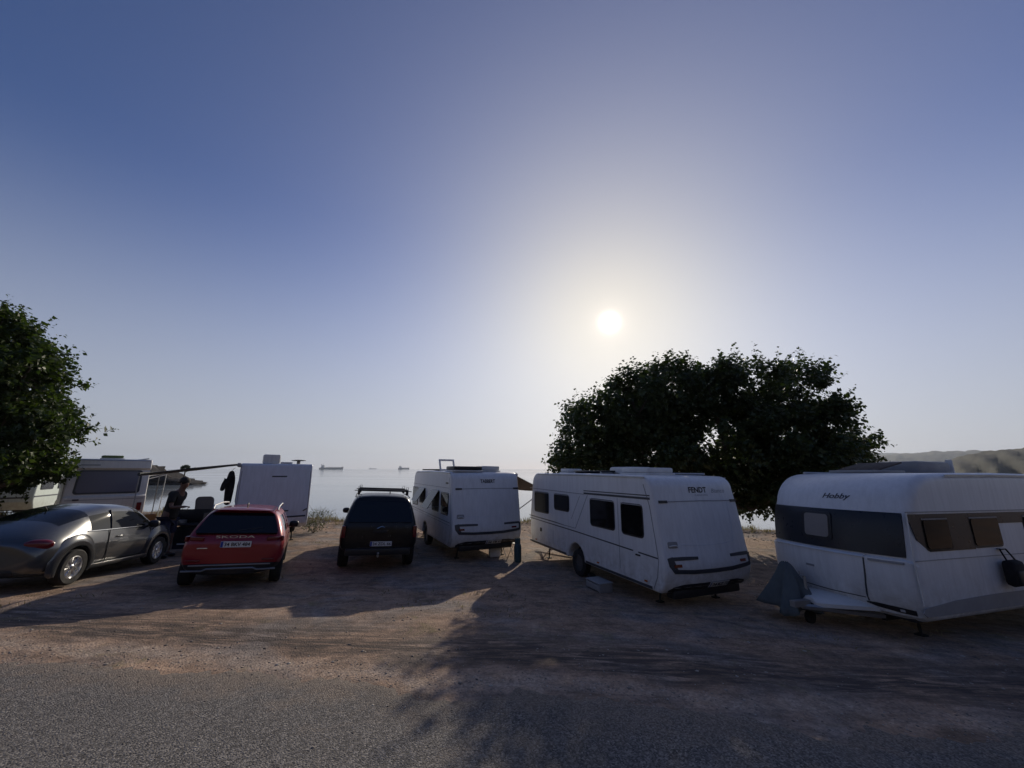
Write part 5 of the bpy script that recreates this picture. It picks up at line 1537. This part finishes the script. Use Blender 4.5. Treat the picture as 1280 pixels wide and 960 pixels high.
# ================================================================== people
def skin_mesh(name, pts, edges, rad, m, parent=None, sub=2, root=0):
    me = bpy.data.meshes.new(name); me.from_pydata(pts, edges, [])
    o = bpy.data.objects.new(name, me); COL.objects.link(o)
    md = o.modifiers.new('k', 'SKIN'); md.use_smooth_shade = True
    sv = me.skin_vertices[0].data
    for i, r in enumerate(rad):
        sv[i].radius = (r, r) if isinstance(r, (int, float)) else r
        sv[i].use_root = (i == root)
    md2 = o.modifiers.new('s', 'SUBSURF'); md2.levels = sub; md2.render_levels = sub
    ev = eval_mesh(o); bpy.data.objects.remove(o)
    ev.name = name
    return link_mesh(name, ev, m, parent, 179)
def person():
    # bending slightly forward, one arm hanging out behind, the other bent in front; faces +x (the sea-side table)
    w = (-9.72, 11.45); z = float(terrain(*w))
    M4 = Matrix.Translation((w[0], w[1], z)) @ Matrix.Rotation(R(-8), 4, 'Z') @ Matrix.Scale(1.13, 4)
    t = thing('person', 'person in dark shirt and navy shorts bending over the camp kitchen', 'person', M4)
    P = []; E = []; Rd = []
    def add(p, r, par=None):
        P.append(p); Rd.append(r); i = len(P) - 1
        if par is not None: E.append((par, i))
        return i
    pel = add((0, 0, .98), (.135, .155))
    wst = add((.03, 0, 1.16), (.125, .145), pel); ch = add((.10, 0, 1.38), (.14, .175), wst); nk0 = add((.17, 0, 1.53), (.075, .08), ch)
    nk = add((.22, 0, 1.60), .055, nk0); hd = add((.265, 0, 1.68), (.080, .082), nk); h2 = add((.285, 0, 1.76), (.095, .088), hd); h3 = add((.28, 0, 1.84), (.07, .065), h2)
    nose = add((.375, 0, 1.735), .018, h2)
    hands = {}
    for s, arm in ((1, [(.08, .21, 1.47), (-.10, .27, 1.22), (-.20, .27, .98)]), (-1, [(.20, -.20, 1.45), (.28, -.25, 1.19), (.50, -.17, 1.20)])):
        sh = add(arm[0], .062, nk0); el = add(arm[1], .045, sh); wr = add(arm[2], .030, el)
        d = (Vector(arm[2]) - Vector(arm[1])).normalized()
        pm = add(tuple(Vector(arm[2]) + d * .07), (.038, .020), wr)
        side = Vector((0, 1, 0)) - d * d.y; side.normalize()
        dn = d.cross(side) * s
        for k, (off, ln) in enumerate(((-.030, .070), (-.010, .082), (.011, .076), (.030, .060))):
            b = Vector(arm[2]) + d * .10 + side * off
            f1 = add(tuple(b), .0105, pm); f2 = add(tuple(b + d * ln * .55 + dn * .008), .0095, f1); add(tuple(b + d * ln * .9 + dn * .03), .0085, f2)
        th = Vector(arm[2]) + d * .035 + side * .035 * s
        t1 = add(tuple(th), .0125, pm); add(tuple(th + d * .05 + side * .03 * s), .0105, t1)
    for s, leg in ((1, [(-.02, .095, .90), (.02, .115, .50), (-.03, .12, .09), (.12, .13, .04)]), (-1, [(.02, -.095, .90), (.08, -.11, .50), (.05, -.12, .09), (.20, -.13, .04)])):
        hp = add(leg[0], .095, pel); kn = add(leg[1], .062, hp); cf = add(tuple(Vector(leg[1]).lerp(Vector(leg[2]), .35)), .058, kn); an = add(leg[2], .042, cf); add(leg[3], .036, an)
    skin_mesh('body', P, E, Rd, M['skin'], t)
    # shirt: loose shell over the trunk and upper arms
    SP = [(-.01, 0, .88), (.02, 0, 1.12), (.10, 0, 1.38), (.165, 0, 1.525), (.08, .21, 1.475), (-.02, .26, 1.32), (.20, -.20, 1.455), (.26, -.245, 1.28)]
    skin_mesh('shirt', SP, [(0, 1), (1, 2), (2, 3), (3, 4), (4, 5), (3, 6), (6, 7)], [(.165, .19), (.16, .18), (.17, .20), (.10, .11), .085, .078, .085, .078], M['shirt'], t, root=1)
    skin_mesh('shorts', [(0, 0, .98), (-.02, .10, .86), (.01, .118, .50), (.02, -.10, .86), (.07, -.115, .50)], [(0, 1), (1, 2), (0, 3), (3, 4)], [(.155, .18), .125, .10, .125, .10], M['shorts'], t)
    MB().ell((.265, 0, 1.815), (.118, .108, .105), Matrix.Rotation(R(12), 3, 'Y'), 18, 10).build('hair', M['hair'], t, 60)
    fm = MB()
    for s in (-1, 1): fm.ell((.366, s * .034, 1.765), (.010, .015, .008))
    fm.build('eye', M['ink'], t)
    MB().ell((.372, 0, 1.685), (.008, .026, .007)).build('mouth', M['lens_red'], t)
    em = MB()
    for s in (-1, 1): em.ell((.275, s * .098, 1.745), (.022, .012, .034))
    em.build('ear', M['skin'], t)
    for s, (fx, fy) in ((1, (.06, .127)), (-1, (.14, -.127))):
        MB().ell((fx, fy, .035), (.14, .055, .04), None, 14, 8, .8).build('shoe', M['black'], t)
person()

# ================================================================== camp gear and small things
def on_ground(x, y, rz=0.0, dz=0.0):
    return Matrix.Translation((x, y, float(terrain(x, y)) + dz)) @ Matrix.Rotation(rz, 4, 'Z')
def table(label, x, y, rz, w, d, h, m_top):
    t = thing('camp_table', label, 'table', on_ground(x, y, rz))
    MB().bbox((0, 0, h - .015), (w, d, .03), .008).build('tabletop', M[m_top], t)
    for sx in (-1, 1):
        for sy in (-1, 1):
            MB().tube([(sx * (w / 2 - .05), sy * (d / 2 - .05), h - .03), (sx * (w / 2 - .02), sy * (d / 2 - .03), 0)], .013, 6).build('leg', M['steel'], t)
    return t
# camp kitchen (dark, boxy, with a lid) where the person works
kx, ky = -9.62, 12.0
k = thing('camp_kitchen', 'black folding camp kitchen stand in front of the bending person', 'camp kitchen', on_ground(kx, ky, R(10)))
MB().bbox((0, 0, .82), (.95, .5, .04), .01).build('worktop', M['black'], k)
MB().bbox((.0, .23, 1.02), (.95, .03, .40), .01).build('windshield', M['black'], k)
for sx in (-1, 1): MB().bbox((sx * .46, .05, .98), (.02, .36, .30), .008).build('side_flap', M['black'], k)
MB().bbox((.12, 0, .52), (.62, .44, .5), .03).build('cupboard', M['cloth_black'], k)
for sx in (-1, 1):
    for sy in (-1, 1): MB().tube([(sx * .42, sy * .20, .80), (sx * .44, sy * .22, 0)], .014, 6).build('leg', M['steel'], k)
MB().tube([(-.05, -.23, .30), (.3, -.24, .30)], .02, 6).build('shelf_rail', M['plastic_white'], k)
pan = MB().lathe([(.10, 0), (.14, .01), (.145, .09), (.135, .09), (.13, .015)], 24, Matrix.Translation((kx - .2, ky, float(terrain(kx, ky)) + .842))).build('cooking_pot', M['steel'])
setp(pan, 'steel cooking pot standing on the camp kitchen', 'pot')
cb = thing('cool_box', 'dark blue cool box with a white lid on the ground by the camp kitchen', 'cool box', on_ground(-10.35, 12.75, R(25)))
MB().bbox((0, 0, .17), (.56, .36, .34), .03).build('box', M['shorts'], cb)
MB().bbox((0, 0, .37), (.58, .38, .06), .02).build('lid', M['plastic_white'], cb)
MB().tube([(-.27, -.19, .30), (-.27, -.22, .46), (.27, -.22, .46), (.27, -.19, .30)], .012, 6).build('handle', M['plastic_white'], cb)
# high-backed grey chair
cx_, cy_ = -9.85, 13.1
c = thing('camping_chair', 'grey high-backed folding camping chair turned towards the sea', 'chair', on_ground(cx_, cy_, R(18)))
MB().patch(lambda u, v, o: Vector((u, -.30 - .18 * (v - .45) - o, v)), rrect(-.24, .24, .48, 1.58, .12, 4), -.03, .03, 4).build('backrest', M['cloth_grey'], c, 60)
MB().bbox((0, 0, .45), (.48, .50, .05), .02).build('seat', M['cloth_grey'], c)
for sx in (-1, 1):
    MB().tube([(sx * .27, -.32, .55), (sx * .28, .30, .60)], .02, 6).build('armrest', M['plastic_white'], c)
    MB().tube([(sx * .27, .28, .60), (sx * .27, -.30, 0)], .014, 6).build('leg', M['steel'], c)
    MB().tube([(sx * .27, -.40, 1.2), (sx * .27, -.30, .50), (sx * .27, .32, 0)], .014, 6).build('leg', M['steel'], c)
# second low chair, dark
c = thing('camping_chair', 'low black folding camping chair beside the camp kitchen', 'chair', on_ground(-9.05, 12.4, R(-30)))
MB().patch(lambda u, v, o: Vector((u, -.26 - .25 * (v - .4) - o, v)), rrect(-.25, .25, .42, .92, .06, 3), -.015, .015, 2).build('backrest', M['cloth_black'], c)
MB().bbox((0, 0, .40), (.5, .5, .035), .012).build('seat', M['cloth_black'], c)
for sx in (-1, 1):
    MB().tube([(sx * .27, .25, .42), (sx * .27, -.26, 0)], .012, 6).build('leg', M['steel'], c)
    MB().tube([(sx * .27, -.34, .9), (sx * .27, -.24, .40), (sx * .27, .27, 0)], .012, 6).build('leg', M['steel'], c)
# table with an orange cloth and its clutter
tt = table('wooden camp table partly covered with an orange cloth by the older caravan', -11.55, 12.7, R(15), 1.0, .65, .72, 'wood')
tz = float(terrain(-11.55, 12.7)) + .72
oc = MB(); vs = []; fs = []
for j in range(9):
    for i in range(13):
        u = -.36 + .72 * i / 12; v = -.36 + .72 * j / 8
        ex = max(0, abs(v) - .325); z = .006 - 3.0 * ex * 1.6 + .004 * math.sin(i * 1.9 + j)
        vs.append((u, math.copysign(min(abs(v), .338), v), z))
for j in range(8):
    for i in range(12): fs.append((j * 13 + i, j * 13 + i + 1, (j + 1) * 13 + i + 1, (j + 1) * 13 + i))
oc.add(vs, fs); o = oc.build('tablecloth', M['orange'], None, 60); o.matrix_world = Matrix.Translation((-11.55, 12.7, tz + .004)) @ Matrix.Rotation(R(15), 4, 'Z')
setp(o, 'orange cloth lying over the wooden camp table', 'cloth')
o = MB().bbox((0, 0, .11), (.30, .2, .22), .03).build('basket', M['orange'], None, 40); o.matrix_world = Matrix.Translation((-11.4, 12.7, tz + .014)) @ Matrix.Rotation(R(40), 4, 'Z')
setp(o, 'small orange box standing on the wooden camp table', 'box')
o = MB().lathe([(.035, 0), (.038, .02), (.038, .17), (.015, .21), (.015, .26)], 14).build('bottle', M['plastic_white']); o.location = (-11.85, 12.55, tz + .0)
setp(o, 'white bottle standing on the wooden camp table', 'bottle')

# black wetsuit hung on the awning rail of the plain van
def wetsuit():
    t = thing('wetsuit', 'black wetsuit hanging from the awning rail of the plain-ended caravan', 'wetsuit', m4_d @ Matrix.Translation((-1.33, -1.95, 0)))
    H = 2.60
    P = [(0, 0, H - .30), (0, 0, H - .55), (0, .0, H - .85), (0, .05, H - 1.35), (.01, -.06, H - 1.32), (0, .17, H - .36), (-.03, .22, H - .75), (.0, -.17, H - .36), (-.16, -.24, H - .62), (-.20, -.24, H - .86), (0, 0, H - .19)]
    E = [(10, 0), (0, 1), (1, 2), (2, 3), (2, 4), (0, 5), (5, 6), (0, 7), (7, 8), (8, 9)]
    skin_mesh('suit', P, E, [(.16, .20), (.15, .21), (.14, .18), .10, .11, .10, .075, .10, .08, .065, .06], M['cloth_black'], t)
    MB().tube([(0, -.18, H - .30), (0, 0, H - .20), (0, .18, H - .30)], .010, 6).tube([(0, 0, H - .20), (.03, 0, H - .13), (.08, 0, H - .10)], .007, 5).build('hanger', M['plastic_grey'], t)
wetsuit()

# gas bottle between the two twin vans
x, y = .17, 12.3
g = thing('gas_bottle', 'slim teal gas bottle standing between the two white caravans', 'gas bottle', on_ground(x, y))
MB().lathe([(.10, 0), (.11, .03), (.11, .42), (.095, .49), (.05, .54), (.04, .55)], 24).build('cylinder', M['teal'], g, 40)
MB().tube([(0, 0, .55), (0, 0, .61)], .022, 8).tube([(-.04, 0, .60), (.05, 0, .60)], .014, 6).build('valve', M['chrome'], g)
MB().lathe([(.085, .52), (.085, .66), (.077, .66), (.077, .52)], 20).build('collar', M['teal'], g)
# white folding stool and canister under the middle van
x, y = -.15, 13.25
s_ = thing('folding_stool', 'small white folding stool behind the middle caravan', 'stool', on_ground(x, y, R(30)))
MB().bbox((0, 0, .36), (.40, .34, .035), .012).build('seat', M['plastic_white'], s_)
for a in (-1, 1):
    MB().tube([(a * .16, -.14, .35), (a * .16, .16, 0)], .013, 6).build('leg', M['plastic_white'], s_)
    MB().tube([(a * .13, .14, .35), (a * .13, -.16, 0)], .013, 6).build('leg', M['plastic_white'], s_)
c_ = thing('water_canister', 'white plastic water canister on the ground by the gas bottle', 'canister', on_ground(-.55, 13.0, R(15)))
MB().bbox((0, 0, .15), (.36, .20, .30), .04).build('tank', M['plastic_white'], c_, 40)
MB().tube([(-.10, 0, .30), (-.08, 0, .36), (.08, 0, .36), (.10, 0, .30)], .014, 6).build('handle', M['plastic_white'], c_)
MB().lathe([(.03, .29), (.03, .33), (.01, .335)], 12, Matrix.Translation((.14, 0, 0))).build('cap', M['black'], c_)

# grey step box by the near van, wheel chocks
w = m4_a @ Vector((-1.38, -1.25, 0))
s_ = thing('step_box', 'grey plastic entrance step under the side of the near caravan', 'step', on_ground(w.x, w.y, R(22)))
MB().bbox((0, 0, .19), (.36, .56, .03), .01).build('tread', M['plastic_grey'], s_)
for a in (-1, 1): MB().bbox((0, a * .25, .09), (.34, .03, .18), .008).build('leg', M['plastic_grey'], s_)
MB().bbox((-.165, 0, .10), (.015, .47, .12), .004).build('riser', M['plastic_grey'], s_)
def chock(label, m4, lx, ly, dr):
    w = m4 @ Vector((lx, ly, 0)); a = math.atan2(m4[1][1], m4[0][1])
    M4 = Matrix.Translation((w.x, w.y, float(terrain(w.x, w.y)) - .01)) @ Matrix.Rotation(a, 4, 'Z')
    o = MB().add([(-.16, -.07, 0), (.16, -.07, 0), (.16, .07, 0), (-.16, .07, 0), (.02, -.07, .14), (.16, -.07, .16), (.16, .07, .16), (.02, .07, .14), (-.10, -.07, .05), (-.10, .07, .05)],
                 [(0, 3, 2, 1), (0, 1, 5, 4, 8), (3, 9, 7, 6, 2), (1, 2, 6, 5), (4, 5, 6, 7), (0, 8, 9, 3), (8, 4, 7, 9)]).build('wheel_chock', M['black'], None, None)
    if dr < 0: M4 = M4 @ Matrix.Rotation(PI, 4, 'Z')
    o.matrix_world = M4; setp(o, label, 'wheel chock')
chock('black wedge chock behind the wheel of the near caravan', m4_a, -.98, -.42, 1)

# grey tarp over the hitch of the band van
def tarp():
    hp = m4_c @ Vector((.42, 3.42, 0)); g = float(terrain(hp.x, hp.y))
    vs = []; fs = []; N = 40; K = 14; top = .92
    for k in range(K + 1):
        q = k / K
        for i in range(N):
            a = 2 * PI * i / N
            fold = 1 + (.24 * math.sin(5 * a + 1.1 + q) + .15 * math.sin(9 * a + 3 * q + .3) + .10 * math.sin(14 * a - 2 * q)) * q ** 1.1
            r = (.04 + .34 * q ** .8) * fold
            z = top - .72 * q ** 1.15 + .05 * math.sin(3 * a + .5) * q + .02 * math.sin(7 * a + 5 * q)
            vs.append((r * math.cos(a) * .9 + .02 * math.sin(4 * q), r * math.sin(a) * 1.1, z))
    for k in range(K):
        for i in range(N): fs.append((k * N + i, k * N + (i + 1) % N, (k + 1) * N + (i + 1) % N, (k + 1) * N + i))
    fs.append(tuple(range(N)))
    o = MB().add(vs, fs).build('hitch_cover', M['tarp'], None, 70)
    md = o.modifiers.new('t', 'SOLIDIFY'); md.thickness = .006
    o.matrix_world = Matrix.Translation((hp.x, hp.y, g)) @ Matrix.Rotation(R(20), 4, 'Z')
    setp(o, 'crumpled grey tarp draped over the hitch of the caravan with the window band', 'tarp')
tarp()
# black bag on the side of the band van
bg = thing('hanging_bag', 'black bag hanging on the side of the caravan with the window band', 'bag', m4_c @ Matrix.Translation((-1.27, .60, .84)))
MB().bbox((0, 0, .21), (.16, .36, .40), .07).build('bag', M['cloth_black'], bg, 50)
MB().tube([(0, -.12, .38), (.07, -.08, .56), (.07, .08, .56), (0, .12, .38)], .012, 6).build('strap', M['cloth_black'], bg)
MB().bbox((-.085, 0, .16), (.04, .26, .20), .018).build('pocket', M['black'], bg)
MB().bbox((.095, 0, .56), (.05, .12, .03), .01).build('hook', M['steel'], bg)

# bicycle leaning under the left tree
def bicycle(label, x, y, rz):
    t = thing('bicycle', label, 'bicycle', on_ground(x, y, rz) @ Matrix.Rotation(R(6), 4, 'Y'))
    for yy in (-.52, .52):
        MX = Matrix.Translation((0, yy, .33)) @ Matrix.Rotation(PI / 2, 4, 'Y')
        wv = MB().lathe([(.015, -.03), (.022, 0), (.015, .03)], 10, MX)
        for k in range(14):
            a = 2 * PI * k / 14; wv.tube([(0, yy, .33), (0, yy + .31 * math.cos(a), .33 + .31 * math.sin(a))], .0018, 3, False)
        w = wv.build('wheel', M['steel'], t)
        MB().tube([(0, yy + .32 * math.cos(2 * PI * k / 28), .33 + .32 * math.sin(2 * PI * k / 28)) for k in range(29)], .018, 6, False).build('tyre', M['rubber'], w)
    f = MB()
    for a, b in (((0, -.52, .33), (0, -.10, .30)), ((0, -.10, .30), (0, -.22, .78)), ((0, -.22, .78), (0, .38, .80)), ((0, .38, .80), (0, -.10, .30)), ((0, .52, .33), (0, .36, .92)), ((0, -.52, .33), (0, -.22, .76))):
        f.tube([a, b], .016, 6)
    f.build('frame', M['red_paint'], t)
    MB().ell((0, -.25, .88), (.07, .13, .03)).build('saddle', M['black'], t)
    MB().tube([(-.28, .30, 1.0), (-.1, .36, .97), (.1, .36, .97), (.28, .30, 1.0)], .012, 6).build('handlebar', M['black'], t)
bicycle('bicycle leaning under the bushy tree beside the pale green caravan', -15.1, 11.9, R(70))
bicycle('bicycle standing on the shore side between the near caravan and the window-band caravan', 6.9, 12.6, R(-33))
# scrub by the drawbar of the plain van
def shrub(label, x, y, n, rad, h, seed):
    t = thing('shrub', label, 'shrub', on_ground(x, y))
    r = np.random.default_rng(seed)
    st = np.stack([r.normal(0, rad * .4, n), r.normal(0, rad * .4, n), .02 + r.random(n) * h * .5], -1)
    d = np.stack([r.normal(0, .5, n), r.normal(0, .5, n), .4 + r.random(n)], -1); d /= np.linalg.norm(d, axis=1, keepdims=True)
    sh = np.concatenate([st, d * (h * .5 * (.5 + r.random(n)))[:, None]], 1)
    leafy('foliage', sh, .055, M['scrub'], seed + 1, t, 9)
    s = MB()
    for i in range(min(14, n)): s.tube([(0, 0, -.02), tuple(sh[i, :3] + sh[i, 3:])], .006, 4, False)
    s.build('stems', M['bark'], t)
shrub('low straggly shrub beside the drawbar of the plain-ended caravan', -8.1, 16.6, 120, .7, .75, 71)
shrub('scrubby bush on the bank behind the black pick-up', -9.9, 20.6, 120, .9, .55, 73)
shrub('small weed clump on the dirt behind the window-band caravan hitch', 7.6, 16.4, 90, .6, .4, 75)

# ================================================================== headland bush and ships
def ship(label, px, D, L, rot, seed):
    th = math.atan(106 / 480); x = (px - 640) / (480 * math.cos(th) + 106 * math.sin(th)) * D
    t = thing('cargo_ship', label, 'ship', Matrix.Translation((x, D, SEA_Z)) @ Matrix.Rotation(rot, 4, 'Z'))
    B = L * .15; F = L * .075; vs = []; fs = []; K = 12
    for k in range(K + 1):
        q = k / K; xx = -L / 2 + L * q
        w = B / 2 * (1 - max(0, (q - .80) / .20) ** 2 * .95) * (.80 + .2 * min(1, q / .1))
        sheer = F * (1 + .55 * max(0, (q - .82) / .18) ** 1.3)
        ov = L * .02 * max(0, (q - .9) / .1)
        vs += [(xx + ov, -w, sheer), (xx, -w * .85, -1.0), (xx, w * .85, -1.0), (xx + ov, w, sheer)]
    for k in range(K):
        for i in range(4): fs.append((k * 4 + i, k * 4 + (i + 1) % 4, (k + 1) * 4 + (i + 1) % 4, (k + 1) * 4 + i))
    fs += [(3, 2, 1, 0), (K * 4, K * 4 + 1, K * 4 + 2, K * 4 + 3)]
    MB().add(vs, fs).build('hull', M['ship'], t, 40)
    d = MB()
    for k in range(5):
        d.box((-L * .36 + L * .004 * k, 0, F + L * (.012 + .022 * k)), (L * (.15 - .018 * k), B * (.9 - .06 * k), L * .022))
    dk = d.build('deckhouse', M['ship_white'], t, None)
    MB().box((-L * .42, 0, F + L * .12), (L * .035, B * .3, L * .05), None, .85).build('funnel', M['ship'], dk)
    MB().tube([(-L * .34, 0, F + L * .11), (-L * .34, 0, F + L * .19)], L * .005, 6).build('mast', M['ship'], dk)
    h = MB()
    for q in (-.18, -.05, .08, .21, .32): h.box((L * q, 0, F + L * .008), (L * .10, B * .7, L * .018))
    h.build('hatch_cover', M['ship'], t, None)
    for q in (-.115, .02, .15, .28):
        MB().tube([(L * q, 0, F), (L * q, 0, F + L * .055)], L * .006, 6).tube([(L * q, 0, F + L * .05), (L * (q + .06), 0, F + L * .035)], L * .004, 5).build('deck_crane', M['ship'], t)
    MB().tube([(L * .46, 0, F * 1.4), (L * .46, 0, F * 1.4 + L * .05)], L * .004, 5).build('foremast', M['ship'], t)
ship('long low cargo ship lying broadside on the horizon', 414, 2700, 155, R(6), 1)
ship('small cargo ship on the horizon seen nearly end on', 505, 3000, 120, R(66), 2)
ship('tiny faint ship far out on the hazy horizon', 466, 6200, 110, R(30), 3)
hb = thing('shrub', 'dark round bush on the seaward tip of the headland', 'shrub', Matrix.Translation((-93.0, 112, SEA_Z + 3.6)))
r_ = np.random.default_rng(91); n = 260
u = r_.normal(0, 1, (n, 3)); u /= np.linalg.norm(u, axis=1, keepdims=True)
sh = np.concatenate([u * np.array([.9, .8, .75]) * r_.random((n, 1)) ** .4 + np.array([0, 0, .9]), u * .35], 1)
leafy('foliage', sh, .32, M['leaf'], 92, hb, 8)
MB().tube([(0, 0, -3.2), (.05, 0, .6)], .16, 6).tube([(0, 0, .7), (1.6, 0, .75), (2.9, 0, 1.25)], [.10, .06, .03], 5).build('stem', M['bark'], hb)

# ================================================================== haze over the sea
hm = bpy.data.materials.new('sea_haze'); hm.use_nodes = True
hn = hm.node_tree; hn.nodes.clear()
ho = hn.nodes.new('ShaderNodeOutputMaterial'); hv = hn.nodes.new('ShaderNodeVolumePrincipled')
hv.inputs['Color'].default_value = (.74, .84, .98, 1)
hv.inputs['Density'].default_value = 0.00010
hv.inputs['Anisotropy'].default_value = 0.35
hn.links.new(hv.outputs[0], ho.inputs['Volume'])
haze = MB().box((0, 40, (SEA_Z - 4 + 260) / 2), (16400, 16400, 260 - (SEA_Z - 4))).build('haze', hm, None, None)
setp(haze, kind='stuff')
